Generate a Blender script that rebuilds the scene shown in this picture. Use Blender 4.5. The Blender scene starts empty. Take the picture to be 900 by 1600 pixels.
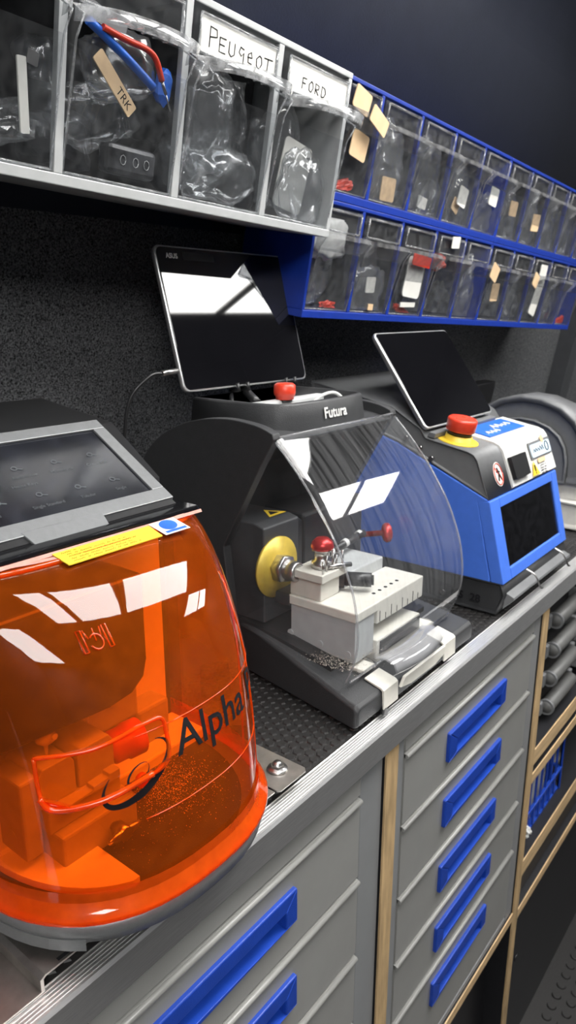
import bpy, bmesh, math, random
from mathutils import Vector, Matrix, noise
R = math.radians
SC = bpy.context.scene
COL = SC.collection
random.seed(7)
W = {}                                   # world matrix of every object made

# ------------------------------------------------------------------ materials
def nodes(name):
    m = bpy.data.materials.new(name); m.use_nodes = True
    n = m.node_tree.nodes; n.clear()
    return m, n, m.node_tree.links
def mat(name, col, rough=.5, metal=0., var=.12, scale=60., bump=0., bscale=None, spec=.5, stretch=None, col2=None, coat=0.):
    m, n, l = nodes(name)
    o = n.new('ShaderNodeOutputMaterial'); p = n.new('ShaderNodeBsdfPrincipled')
    l.new(p.outputs[0], o.inputs[0])
    tc = n.new('ShaderNodeTexCoord'); src = tc.outputs['Object']
    if stretch:
        mp = n.new('ShaderNodeMapping'); mp.inputs['Scale'].default_value = stretch
        l.new(src, mp.inputs[0]); src = mp.outputs[0]
    nz = n.new('ShaderNodeTexNoise'); nz.inputs['Scale'].default_value = scale; nz.inputs['Detail'].default_value = 4
    l.new(src, nz.inputs['Vector'])
    cr = n.new('ShaderNodeValToRGB')
    a = [c * (1 - var) for c in col]; b = [min(1, c * (1 + var)) for c in col]
    if col2: b = list(col2)
    cr.color_ramp.elements[0].position = .3; cr.color_ramp.elements[1].position = .7
    cr.color_ramp.elements[0].color = (*a, 1); cr.color_ramp.elements[1].color = (*b, 1)
    l.new(nz.outputs['Fac'], cr.inputs[0]); l.new(cr.outputs[0], p.inputs['Base Color'])
    p.inputs['Roughness'].default_value = rough; p.inputs['Metallic'].default_value = metal
    p.inputs['Specular IOR Level'].default_value = spec; p.inputs['Coat Weight'].default_value = coat
    if bump:
        nb = n.new('ShaderNodeTexNoise'); nb.inputs['Scale'].default_value = bscale or scale; nb.inputs['Detail'].default_value = 3
        l.new(src, nb.inputs['Vector'])
        bp = n.new('ShaderNodeBump'); bp.inputs['Strength'].default_value = bump; bp.inputs['Distance'].default_value = .002
        l.new(nb.outputs['Fac'], bp.inputs['Height']); l.new(bp.outputs[0], p.inputs['Normal'])
    return m
def clear(name, tint=(.93, .95, .96), haze=.04, hazecol=(.6, .62, .64), rough=.04, streak=None, f0=1.45, gloss=1., vary=.6, bump=0., bscale=90, ridge=False):
    """thin clear plastic sheet: transparent, a little dusty haze, fresnel reflection"""
    m, n, l = nodes(name)
    o = n.new('ShaderNodeOutputMaterial'); t = n.new('ShaderNodeBsdfTransparent'); t.inputs[0].default_value = (*tint, 1)
    d = n.new('ShaderNodeBsdfDiffuse'); d.inputs[0].default_value = (*hazecol, 1)
    g = n.new('ShaderNodeBsdfGlossy'); g.inputs['Roughness'].default_value = rough; g.inputs[0].default_value = (gloss, gloss, gloss, 1)
    fr = n.new('ShaderNodeFresnel'); ge = n.new('ShaderNodeNewGeometry'); io = n.new('ShaderNodeMapRange')   # same reflectance from both sides of a thin sheet
    io.inputs['To Min'].default_value = f0; io.inputs['To Max'].default_value = 1 / f0
    l.new(ge.outputs['Backfacing'], io.inputs[0]); l.new(io.outputs[0], fr.inputs[0])
    m1 = n.new('ShaderNodeMixShader'); m2 = n.new('ShaderNodeMixShader')
    tc = n.new('ShaderNodeTexCoord'); mp = n.new('ShaderNodeMapping')
    mp.inputs['Scale'].default_value = streak or (30, 30, 30)
    nz = n.new('ShaderNodeTexNoise'); nz.inputs['Scale'].default_value = 3; nz.inputs['Detail'].default_value = 6
    mr = n.new('ShaderNodeMapRange'); mr.inputs['From Min'].default_value = .35; mr.inputs['From Max'].default_value = .75
    if ridge:  # bag crease highlights painted as whiter haze along the ridges
        nz.noise_type = 'RIDGED_MULTIFRACTAL'; nz.normalize = False; nz.inputs['Detail'].default_value = 3; nz.inputs['Scale'].default_value = .95; nz.inputs['Distortion'].default_value = .6
        mr.inputs['From Min'].default_value = .15; mr.inputs['From Max'].default_value = 1.5
    mr.inputs['To Min'].default_value = haze * (1 - vary); mr.inputs['To Max'].default_value = haze * (1 + 2 * vary)
    l.new(tc.outputs['Object'], mp.inputs[0]); l.new(mp.outputs[0], nz.inputs['Vector']); l.new(nz.outputs['Fac'], mr.inputs[0])
    l.new(mr.outputs[0], m1.inputs[0]); l.new(t.outputs[0], m1.inputs[1]); l.new(d.outputs[0], m1.inputs[2])
    if bump:
        nb = n.new('ShaderNodeTexNoise'); nb.inputs['Scale'].default_value = bscale; nb.inputs['Detail'].default_value = 2; nb.inputs['Distortion'].default_value = 1.5
        bp = n.new('ShaderNodeBump'); bp.inputs['Strength'].default_value = bump; bp.inputs['Distance'].default_value = .01
        l.new(tc.outputs['Object'], nb.inputs['Vector']); l.new((nz if ridge else nb).outputs['Fac'], bp.inputs['Height'])
        for q_ in (d, g, fr): l.new(bp.outputs[0], q_.inputs['Normal'])
    l.new(fr.outputs[0], m2.inputs[0]); l.new(m1.outputs[0], m2.inputs[1]); l.new(g.outputs[0], m2.inputs[2])
    l.new(m2.outputs[0], o.inputs[0])
    return m
def emit(name, col, s):
    m, n, l = nodes(name)
    o = n.new('ShaderNodeOutputMaterial'); e = n.new('ShaderNodeEmission')
    e.inputs[0].default_value = (*col, 1); e.inputs[1].default_value = s
    tc = n.new('ShaderNodeTexCoord'); nz = n.new('ShaderNodeTexNoise'); nz.inputs['Scale'].default_value = 2
    mr = n.new('ShaderNodeMapRange'); mr.inputs['To Min'].default_value = s * .93; mr.inputs['To Max'].default_value = s * 1.05
    l.new(tc.outputs['Object'], nz.inputs['Vector']); l.new(nz.outputs['Fac'], mr.inputs[0]); l.new(mr.outputs[0], e.inputs[1])
    l.new(e.outputs[0], o.inputs[0]); return m

M = {}
M['carpet'] = mat('carpet', (.018, .0185, .020), .95, var=.9, scale=420, bump=1., bscale=500, col2=(.19, .195, .205), spec=.1)
M['navy'] = mat('navy_lining', (.018, .021, .033), .55, var=.1, scale=25, bump=.15, bscale=300, spec=.3)
M['dark_wall'] = mat('dark_wall', (.03, .032, .036), .8, scale=30)
M['rubber'] = mat('black_rubber', (.014, .0132, .013), .5, var=.3, scale=200, bump=.2)
M['alu'] = mat('brushed_aluminium', (.84, .84, .84), .45, 1., var=.08, scale=30, stretch=(2, 60, 60))
M['chrome'] = mat('bright_silver', (.80, .80, .80), .3, .8, var=.04)
M['steel'] = mat('steel', (.52, .51, .50), .3, 1., var=.1, scale=90)
M['plate'] = mat('mounting_steel', (.50, .47, .44), .42, 1., var=.18, scale=60, bump=.05)
M['cabgrey'] = mat('cabinet_grey', (.235, .235, .225), .33, var=.03, scale=40, bump=.06, bscale=900)
M['cabgrey2'] = mat('cabinet_frame_grey', (.20, .205, .21), .45, var=.03, scale=40)
M['blue'] = mat('blue_plastic', (.008, .045, .33), .38, var=.1, scale=60, bump=.1, bscale=700)
M['binblue'] = mat('bin_blue', (.006, .03, .27), .4, var=.1, scale=60)
M['machblue'] = mat('machine_blue', (.055, .155, .62), .42, var=.04, scale=80, bump=.08, bscale=900)
M['ply'] = mat('plywood', (.42, .29, .15), .6, var=.3, scale=14, stretch=(8, 8, 1.2), bump=.1)
M['plyx'] = mat('plywood_edge', (.50, .35, .19), .6, var=.22, scale=14, stretch=(1.2, 8, 8), bump=.1)
M['blackply'] = mat('black_film_plywood', (.012, .012, .014), .4, scale=50)
M['black'] = mat('black_plastic', (.012, .012, .013), .4, var=.2, scale=120)
M['gblack'] = mat('gloss_black', (.006, .006, .007), .08, var=.1, scale=20, spec=.6)
M['screen'] = mat('screen_glass', (.004, .004, .005), .03, var=.1, scale=20, spec=.6)
M['screen_ui'] = mat('dim_touchscreen', (.012, .013, .017), .12, var=.5, scale=9, stretch=(6, 2, 2), spec=.5)
M['charcoal'] = mat('charcoal_plastic', (.030, .031, .033), .5, var=.1, scale=80, bump=.25, bscale=900)
M['midgrey'] = mat('mid_grey_plastic', (.135, .138, .142), .45, var=.06, scale=80, bump=.15, bscale=900)
M['silver'] = mat('silver_paint', (.20, .205, .21), .38, .4, var=.05, scale=200, bump=.1, bscale=900)
M['frame_grey'] = mat('grey_bin_plastic', (.42, .43, .43), .38, var=.05, scale=60)
M['cream'] = mat('cream_plastic', (.62, .60, .54), .4, var=.06, scale=70)
M['white'] = mat('white_plastic', (.62, .62, .60), .4, var=.05, scale=50)
M['paper'] = mat('paper', (.60, .59, .55), .7, var=.05, scale=40)
M['tan'] = mat('tan_masking_tape', (.62, .44, .26), .7, var=.1, scale=50)
M['ink'] = mat('ink', (.012, .012, .014), .8, spec=.1)
M['red'] = mat('red_plastic', (.62, .045, .02), .35, var=.1, scale=50)
M['redmetal'] = mat('red_anodised', (.5, .03, .03), .3, .6)
M['yellow'] = mat('yellow_label', (.72, .50, .035), .45, var=.05, scale=50)
M['brass'] = mat('brass', (.60, .44, .12), .35, 1.)
M['gold'] = mat('yellow_disc', (.62, .44, .06), .4, .3, var=.2, scale=50)
M['labelblue'] = mat('label_blue', (.02, .12, .55), .4)
M['lightgrey'] = mat('light_grey_plastic', (.40, .41, .41), .5, var=.06, scale=60)
M['handlegrey'] = mat('handle_grey', (.10, .10, .098), .45, var=.08, scale=60)
M['orange_in'] = mat('light_inner_panel', (.82, .80, .76), .5, var=.04, scale=30)
M['swarf'] = mat('brass_swarf', (.75, .58, .30), .4, .8, var=.4, scale=300)
M['dust'] = mat('metal_dust', (.45, .40, .34), .5, .4, var=.4, scale=300)
M['fob'] = mat('key_fob_black', (.03, .031, .033), .35, var=.5, scale=60, bump=.5, bscale=120, col2=(.32, .32, .325))
M['fobd'] = mat('key_fob_dark', (.010, .0105, .012), .35, var=.4, scale=50, bump=.4, bscale=100, col2=(.06, .062, .068))
M['binback'] = mat('dark_bin_back', (.030, .031, .034), .6, scale=40)  # shade inside the cabinets put into the back panel colour
M['bagb'] = clear('plastic_bag_milky', (.80, .81, .82), .55, (.92, .93, .94), rough=.16, f0=1.75, vary=.85, bump=.8, ridge=True)
M['clear'] = clear('clear_bin_plastic', (.86, .87, .88), .03, (.5, .51, .52), rough=.06)
M['clear2'] = clear('clear_thick_plastic', (.80, .81, .82), .22, (.7, .71, .72), rough=.06)
M['clearb'] = clear('clear_bin_plastic_dull', (.84, .85, .86), .13, (.20, .205, .21), rough=.14)
M['clearb2'] = clear('clear_ledge_dull', (.74, .75, .76), .16, (.6, .6, .6), rough=.15)
M['dome'] = clear('clear_dome', (.90, .91, .92), .035, (.75, .76, .78), rough=.02, streak=(70, 3, 3))
M['domedge'] = clear('dome_edge', (.78, .79, .80), .16, (.8, .8, .82), rough=.05, vary=.1)
M['bag'] = clear('plastic_bag', (.86, .87, .88), .42, (.9, .91, .92), rough=.16, f0=1.75, vary=.9, bump=.8, ridge=True)
M['bagd'] = clear('plastic_bag_thin', (.88, .89, .90), .33, (.8, .81, .82), rough=.16, f0=1.7, vary=.9, bump=.8, ridge=True)
M['orange'] = clear('orange_acrylic', (.97, .33, .06), .115, (1., .17, .012), rough=.02, f0=1.42, vary=.15)
M['orange_rim'] = clear('orange_acrylic_rim', (.95, .22, .03), .34, (1., .13, .006), rough=.05, f0=1.5, vary=.1)
M['pale_rim'] = clear('acrylic_pale_border', (.95, .5, .4), .55, (.95, .50, .42), rough=.1, vary=.1)
M['lamp'] = emit('lamp_diffuser', (1, .985, .96), 22)
M['lamp2'] = emit('lamp_diffuser_far', (1, .985, .96), 14)
M['ui'] = emit('screen_glyphs', (.75, .78, .8), .28)

# ------------------------------------------------------------------ mesh builder (world coordinates)
class MB:
    def __init__(s): s.bm = bmesh.new(); s.T = Matrix()
    def _v(s, p): return s.bm.verts.new(s.T @ Vector(p))
    def poly(s, pts, smooth=False):
        f = s.bm.faces.new([s._v(p) for p in pts]); f.smooth = smooth; return s
    def box(s, lo, hi, bev=0.):
        xs = [(lo[i], hi[i]) for i in range(3)]
        v = [s._v((xs[0][i], xs[1][j], xs[2][k])) for i in (0, 1) for j in (0, 1) for k in (0, 1)]
        fs = [s.bm.faces.new([v[i] for i in q]) for q in ((0, 1, 3, 2), (4, 6, 7, 5), (0, 4, 5, 1), (2, 3, 7, 6), (0, 2, 6, 4), (1, 5, 7, 3))]
        if bev:
            es = list({e for f in fs for e in f.edges})
            bmesh.ops.bevel(s.bm, geom=es, offset=bev, segments=2, affect='EDGES', profile=.5)
        return s
    def loft(s, rings, cap=True, closed=True, smooth=True):
        rv = [[s._v(p) for p in r] for r in rings]
        n = len(rv[0])
        for a, b in zip(rv[:-1], rv[1:]):
            for i in range(n if closed else n - 1):
                j = (i + 1) % n
                f = s.bm.faces.new((a[i], a[j], b[j], b[i])); f.smooth = smooth
        if cap:
            for r in (rv[0], rv[-1]):
                try: s.bm.faces.new(r)
                except ValueError: pass
        return s
    def prism(s, prof, x0, x1, bev=0., axis='x'):
        """profile in (y,z) swept along x (or (x,z) along y, (x,y) along z)"""
        def P(p, t): return {'x': (t, p[0], p[1]), 'y': (p[0], t, p[1]), 'z': (p[0], p[1], t)}[axis]
        va = [s._v(P(p, x0)) for p in prof]; vb = [s._v(P(p, x1)) for p in prof]
        n = len(prof); fs = [s.bm.faces.new(va), s.bm.faces.new(vb)]
        for i in range(n):
            j = (i + 1) % n; fs.append(s.bm.faces.new((va[i], va[j], vb[j], vb[i])))
        if bev:
            es = list({e for f in fs for e in f.edges})
            bmesh.ops.bevel(s.bm, geom=es, offset=bev, segments=3, affect='EDGES', profile=.5)
        return s
    def rounded(s, prof, x0, x1, r, seg=4):
        """profile (y,z) swept along x with rounded-over end edges of radius r"""
        c = Vector((sum(p[0] for p in prof) / len(prof), sum(p[1] for p in prof) / len(prof)))
        n = len(prof)
        def inset(d):
            out = []
            for i in range(n):
                p0, p1, p2 = Vector(prof[i - 1]), Vector(prof[i]), Vector(prof[(i + 1) % n])
                e1 = (p1 - p0).normalized(); e2 = (p2 - p1).normalized()
                n1 = Vector((-e1.y, e1.x)); n2 = Vector((-e2.y, e2.x))
                if n1.dot(c - p1) < 0: n1 = -n1
                if n2.dot(c - p1) < 0: n2 = -n2
                b = n1 + n2
                b = b / max(.35, b.length_squared / 2) if b.length > 1e-6 else n1
                q = p1 + b * d; out.append((q.x, q.y))
            return out
        rings = []
        for k in range(seg + 1):
            a = math.pi / 2 * k / seg
            rings.append([(x0 + r * (1 - math.sin(a)), y, z) for y, z in inset(r * (1 - math.cos(a)) if False else r * math.cos(a))])
        for k in range(seg, -1, -1):
            a = math.pi / 2 * k / seg
            rings.append([(x1 - r * (1 - math.sin(a)), y, z) for y, z in inset(r * math.cos(a))])
        return s.loft(rings)
    def cyl(s, a, b, r, seg=20, r2=None, smooth=True):
        a, b = Vector(a), Vector(b); d = (b - a).normalized()
        u = d.orthogonal().normalized(); v = d.cross(u); r2 = r if r2 is None else r2
        ring = lambda c, q: [c + (u * math.cos(2 * math.pi * i / seg) + v * math.sin(2 * math.pi * i / seg)) * q for i in range(seg)]
        return s.loft([ring(a, r), ring(b, r2)], smooth=smooth)
    def lathe(s, c, d, prof, seg=24):
        c = Vector(c); d = Vector(d).normalized(); u = d.orthogonal().normalized(); v = d.cross(u)
        return s.loft([[c + d * h + (u * math.cos(2 * math.pi * i / seg) + v * math.sin(2 * math.pi * i / seg)) * r for i in range(seg)] for r, h in prof])
    def tube(s, pts, r, seg=8, smooth_path=True):
        p = [Vector(q) for q in pts]
        if smooth_path and len(p) > 2:
            q = []
            for i in range(len(p) - 1):
                p0, p1, p2, p3 = p[max(i - 1, 0)], p[i], p[i + 1], p[min(i + 2, len(p) - 1)]
                for k in range(6):
                    t = k / 6
                    q.append(.5 * ((2 * p1) + (-p0 + p2) * t + (2 * p0 - 5 * p1 + 4 * p2 - p3) * t * t + (-p0 + 3 * p1 - 3 * p2 + p3) * t ** 3))
            p = q + [p[-1]]
        rings = []; u = None
        for i, c in enumerate(p):
            d = (p[min(i + 1, len(p) - 1)] - p[max(i - 1, 0)]).normalized()
            u = d.orthogonal().normalized() if u is None else (u - d * u.dot(d)).normalized()
            v = d.cross(u)
            rings.append([c + (u * math.cos(2 * math.pi * k / seg) + v * math.sin(2 * math.pi * k / seg)) * r for k in range(seg)])
        return s.loft(rings)
    def blob(s, c, size, seed, amp=.35, freq=2.2, sub=3, rot=None, smooth=False):
        t = bmesh.new(); bmesh.ops.create_icosphere(t, subdivisions=sub, radius=1)
        off = Vector((seed * 3.17, seed * 1.31, seed * 7.7)); Rm = rot or Matrix.Rotation(seed * 1.7, 3, 'Y')
        mp = {}; raw = {}
        for v in t.verts:
            q = v.co.copy(); k = max(abs(q.x), abs(q.y), abs(q.z)); q = q.lerp(q / k, .35)
            d = 1 + amp * noise.noise(q * freq + off) + amp * .7 * abs(noise.noise(q * freq * 2.3 + off)) - amp * .2
            raw[v] = Vector((q.x * size[0] * d, q.y * size[1] * d, q.z * size[2] * d))
        for i in range(3):                    # keep the stated half sizes
            hi_ = max(p[i] for p in raw.values()); lo_ = min(p[i] for p in raw.values())
            for p in raw.values(): p[i] = ((p[i] - lo_) / (hi_ - lo_) * 2 - 1) * size[i]
        for v in t.verts: mp[v] = s._v(Vector(c) + Rm @ raw[v])
        for f in t.faces:
            g = s.bm.faces.new([mp[v] for v in f.verts]); g.smooth = smooth
        t.free(); return s
    def stroke(s, pts, r, fn): return s.tube([fn(*p) for p in pts], r, 5, False)
    def build(s, name, m, parent=None, label=None, kind=None, solid=0., bevel=0.):
        bm = s.bm
        bmesh.ops.recalc_face_normals(bm, faces=bm.faces)
        if parent is not None: bm.transform(W[parent].inverted())
        me = bpy.data.meshes.new(name); bm.to_mesh(me); bm.free()
        o = bpy.data.objects.new(name, me); COL.objects.link(o)
        if isinstance(m, str): m = M[m]
        me.materials.append(m)
        W[o] = Matrix()
        if parent is not None: o.parent = parent; W[o] = W[parent].copy()
        if label: o['label'] = label
        if kind: o['kind'] = kind
        if solid:
            md = o.modifiers.new('thickness', 'SOLIDIFY'); md.thickness = solid
        if bevel:
            md = o.modifiers.new('edges', 'BEVEL'); md.width = bevel; md.segments = 2; md.limit_method = 'ANGLE'
        return o
def tag(o, label, cat, group=None, kind=None):
    o['label'] = label; o['category'] = cat
    if group: o['group'] = group
    if kind: o['kind'] = kind
    return o
def thing(name, label, cat, loc, group=None):
    o = bpy.data.objects.new(name, None); COL.objects.link(o); o.location = loc; o.empty_display_size = .02
    W[o] = Matrix.Translation(loc); return tag(o, label, cat, group)
def struct(name, mb, m):
    o = mb.build(name, m); o['kind'] = 'structure'; return o

FC = {}
def text_tris(txt, size):
    """2-D outline mesh of a word: list of verts, list of faces, width"""
    if (txt, size) in FC: return FC[(txt, size)]
    cu = bpy.data.curves.new('t', 'FONT'); cu.body = txt; cu.size = size; cu.resolution_u = 3
    o = bpy.data.objects.new('t', cu); COL.objects.link(o)
    dg = bpy.context.evaluated_depsgraph_get()
    me = bpy.data.meshes.new_from_object(o.evaluated_get(dg))
    v = [(p.co.x, p.co.y) for p in me.vertices]; f = [tuple(q.vertices) for q in me.polygons]
    bpy.data.objects.remove(o); bpy.data.curves.remove(cu); bpy.data.meshes.remove(me)
    w = max(x for x, y in v) if v else 0
    FC[(txt, size)] = (v, f, w); return FC[(txt, size)]
def put_text(mb, txt, size, fn, u0=0., v0=0., bold=0.):
    v, f, w = text_tris(txt, size)
    offs = [(0, 0)] if not bold else [(0, 0), (bold, 0), (0, bold), (bold, bold)]
    for k, (du, dv) in enumerate(offs):
        vs = [mb._v(fn(u0 + x + du, v0 + y + dv, k * .00005)) for x, y in v]
        for q in f:
            try: mb.bm.faces.new([vs[i] for i in q])
            except ValueError: pass
    return w
def scribble(mb, fn, u0, u1, v, h, r, lift=.0003, step=.6):
    """a line of print too small to read: rows of broken little strokes"""
    rnd = random.Random(int((u0 + v) * 1e6)); x = u0
    while x < u1:
        n = rnd.randint(2, 6); pts = []
        for k in range(n * 2):
            if x > u1: break
            pts.append(fn(x, v + (h if k % 2 else 0) * rnd.uniform(.5, 1), lift)); x += h * step
        if len(pts) > 1: mb.tube(pts, r, 4, False)
        x += h * step * 1.4
def plane_fn(o, u, v, lift=.0006):
    o, u, v = Vector(o), Vector(u).normalized(), Vector(v).normalized(); n = u.cross(v).normalized()
    return lambda a, b, k=0.: o + u * a + v * b + n * (lift + k)
def slab(mb, fn, u0, u1, v0, v1, t=.0005, k=0., r=0.):
    """thin sticker lying on the plane fn"""
    if r:
        pts = []
        for cx, cy, a0 in ((u1 - r, v1 - r, 0), (u0 + r, v1 - r, 90), (u0 + r, v0 + r, 180), (u1 - r, v0 + r, 270)):
            for i in range(5):
                a = R(a0 + 22.5 * i); pts.append((cx + r * math.cos(a), cy + r * math.sin(a)))
    else: pts = [(u0, v0), (u1, v0), (u1, v1), (u0, v1)]
    mb.loft([[fn(a, b, k - .0005) for a, b in pts], [fn(a, b, k + t) for a, b in pts]], smooth=False)
    return mb

# ------------------------------------------------------------------ camera
CAM = Vector((0, 0, .45)); P_ = R(15.7); A_ = R(38.4)
F_ = Vector((math.cos(A_) * math.cos(P_), math.sin(A_) * math.cos(P_), -math.sin(P_)))
cam = bpy.data.cameras.new('camera'); co = bpy.data.objects.new('camera', cam); COL.objects.link(co)
cam.sensor_fit = 'VERTICAL'; cam.sensor_height = 24; cam.sensor_width = 24; cam.lens = 1125 / 1600 * 24
co.location = CAM; co.rotation_euler = F_.to_track_quat('-Z', 'Y').to_euler(); SC.camera = co
cam.clip_start = .01
cam.dof.use_dof = True; cam.dof.focus_distance = .62; cam.dof.aperture_fstop = 8

# ------------------------------------------------------------------ room
LN = R(9)
def wall_pt(x, z, off=0.):               # leaning van wall
    y = (.79 + off - (z - .45) * math.sin(LN)) / math.cos(LN)
    return (x, y, z)
XL, XR, YF, ZF, ZC = -1.3, 3.3, -1.45, -1.12, 1.3
ZS = .56                                 # carpet stops behind the bins, smooth lining above
def wall_panel(z0, z1, t=.03):
    m = MB(); m.loft([[wall_pt(XL, z0), wall_pt(XR, z0), wall_pt(XR, z0, t), wall_pt(XL, z0, t)],
                      [wall_pt(XL, z1), wall_pt(XR, z1), wall_pt(XR, z1, t), wall_pt(XL, z1, t)]], smooth=False); return m
struct('wall_back', wall_panel(ZF, ZS), 'carpet')
m = MB(); pr = []
for k in range(13):                      # lining curves over into the ceiling
    a = R(9 + 81 * k / 12); pr.append((a))
y, z = wall_pt(0, ZS)[1:]; prof = [(y, z), (y - .45 * math.sin(LN), z + .45 * math.cos(LN))]
for a in pr[1:]:
    y0, z0 = prof[-1]; prof.append((y0 - .05 * math.sin(a), z0 + .05 * math.cos(a)))
prof.append((YF, prof[-1][1]))
ZC = prof[-1][1]
outer = [(p[0] + .03, p[1] + .02) for p in prof]
m.loft([[(XL, *p) for p in prof + outer[::-1]], [(XR, *p) for p in prof + outer[::-1]]], smooth=True)
struct('ceiling', m, 'navy')
struct('wall_right', MB().box((XR, YF, ZF), (XR + .04, 1.2, ZC + .02)), 'dark_wall')
struct('wall_left', MB().box((XL - .04, YF, ZF), (XL, 1.2, ZC + .02)), 'dark_wall')
m = MB()                                 # far side of the van
m.box((XL, YF - .04, ZF), (XR, YF, ZC + .02))
struct('wall_front', m, 'dark_wall')
m = MB().box((XL, YF, ZF - .03), (XR, 1.2, ZF))
for i in range(56):
    for j in range(26):
        x = .9 + i * .034 ; y = -.52 + j * .034
        if x < XR - .03: m.cyl((x, y, ZF - .001), (x, y, ZF + .004), .0115, 14, .009)
struct('floor', m, 'rubber')
p = wall_pt(2.5, .1)
m = MB(); m.loft([[wall_pt(2.46, -.02, -.05), wall_pt(2.54, -.02, -.05), wall_pt(2.54, -.02, 0), wall_pt(2.46, -.02, 0)],
                  [wall_pt(2.46, .8, -.05), wall_pt(2.54, .8, -.05), wall_pt(2.54, .8, 0), wall_pt(2.46, .8, 0)]], smooth=False)
struct('trim_1', m, 'dark_wall')

# ceiling lamps, plus one added fill panel
def lamp(x0, x1, y0, y1, label, mm='lamp'):
    t = thing('ceiling_light', label, 'light', ((x0 + x1) / 2, (y0 + y1) / 2, ZC), 'ceiling lights')
    f = MB()
    for lo, hi in (((x0 - .015, y0 - .015), (x1 + .015, y0)), ((x0 - .015, y1), (x1 + .015, y1 + .015)), ((x0 - .015, y0), (x0, y1)), ((x1, y0), (x1 + .015, y1))):
        f.box((*lo, ZC - .03), (*hi, ZC), .002)
    f.build('frame', 'white', t)
    MB().box((x0, y0, ZC - .022), (x1, y1, ZC - .004)).build('diffuser', mm, t)
LAMPS = [(-1.26, -.36, -1.3, -.4), (.30, .50, -.30, .22), (.55, .95, -.30, .22), (1.02, 1.86, -.30, .22), (1.96, 2.52, -.84, -.38), (2.58, 3.16, -.84, -.38)]  # first entry is an unseen panel added to brighten the drawer fronts
WORD = ['widest white ceiling light panel above the near end of the aisle', 'short white ceiling light panel over the orange hooded machine', 'medium white ceiling light panel, middle one of the narrow row', 'longest narrow white ceiling light panel over the clear dome machine', 'large white ceiling light panel over the blue machine aisle', 'large white ceiling light panel next to the end wall']
for l_, w_ in zip(LAMPS, WORD): lamp(*l_, w_)

# ------------------------------------------------------------------ bench
YB = .353
t = thing('worktop', 'long worktop with ribbed bright aluminium front edging under the machines', 'worktop', (.9, .6, -.032))
MB().box((-.6, YB + .012, -.032), (2.35, .84, -.001), .001).build('board', 'blackply', t)
m = MB()
prof = [(YB, -.034), (YB, -.003)]
for k in range(6):
    y0 = YB + .002 + k * .003; prof += [(y0, 0.), (y0 + .0018, 0.), (y0 + .0022, -.0004), (y0 + .0028, -.0004)]
prof += [(YB + .021, 0), (YB + .021, -.0015), (YB + .0105, -.0015), (YB + .0105, -.034)]
m.prism(prof, -.6, 2.35); m.build('edge_trim', 'alu', t, 'bright ribbed aluminium edging')
m = MB().box((-.6, YB + .0215, -.001), (2.35, .835, .0002))
px = .0125
for j in range(22):
    for i in range(150):
        x = .15 + i * px + (j % 2) * px / 2; y = YB + .029 + j * px * .866
        if x > 1.95: continue
        a = [(x + .0056 * math.cos(R(60 * k + 30)), y + .0056 * math.sin(R(60 * k + 30))) for k in range(6)]
        b = [(x +   .0044 * math.cos(R(60 * k + 30)), y + .0044 * math.sin(R(60 * k + 30))) for k in range(6)]
        m.loft([[(*q, .0001) for q in a], [(*q, .0016) for q in b]], smooth=False)
tag(m.build('rubber_mat', 'rubber'), 'black rubber mat of small hexagons covering the worktop', 'mat')

# swarf on the mat
def flakes(mb, n, fx, fy, z, s0, s1):
    for _ in range(n):
        x, y = fx(), fy(); s = random.uniform(s0, s1); a = random.uniform(0, 6.28)
        d = Vector((math.cos(a), math.sin(a), 0)) * s; e = Vector((-d.y, d.x, 0)) * .5; c = Vector((x, y, z))
        mb.poly([c - d, c + e, c + d + Vector((0, 0, s * .8))]); mb.poly([c - d, c - e, c + d + Vector((0, 0, s * .8))])
    return mb
U = random.uniform
m = flakes(MB(), 420, lambda: U(.43, .66), lambda: U(.376, .55), .0012, .0002, .0006)
flakes(m, 150, lambda: U(.9, .99), lambda: U(.376, .5), .0012, .0002, .0006)
tag(m.build('metal_swarf', 'dust'), 'fine metal dust scattered on the black rubber mat', 'dust', kind='stuff')

# ------------------------------------------------------------------ drawer cabinets
YC = .361
def drawer_front(mb, x0, x1, z0, z1, hx0, hx1, hz0, hz1):
    y0, y1 = YC, YC + .012
    mb.box((x0, y0, z0), (x1, y1, hz0)); mb.box((x0, y0, hz1), (x1, y1, z1))
    mb.box((x0, y0, hz0), (hx0, y1, hz1)); mb.box((hx1, y0, hz0), (x1, y1, hz1))
    mb.tube([(x0, y0 - .001, z1 - .0035), (x1, y0 - .001, z1 - .0035)], .0034, 10, False)   # rounded lip on top
    mb.box((x0 + .006, y1, z0 + .004), (x1 - .006, y1 + .36, z0 + .008))                       # tray behind
    mb.box((x0 + .006, y1, z0 + .008), (x0 + .01, y1 + .36, z1 - .012)); mb.box((x1 - .01, y1, z0 + .008), (x1 - .006, y1 + .36, z1 - .012))
    mb.box((x0 + .006, y1 + .356, z0 + .008), (x1 - .006, y1 + .36, z1 - .012))
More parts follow.
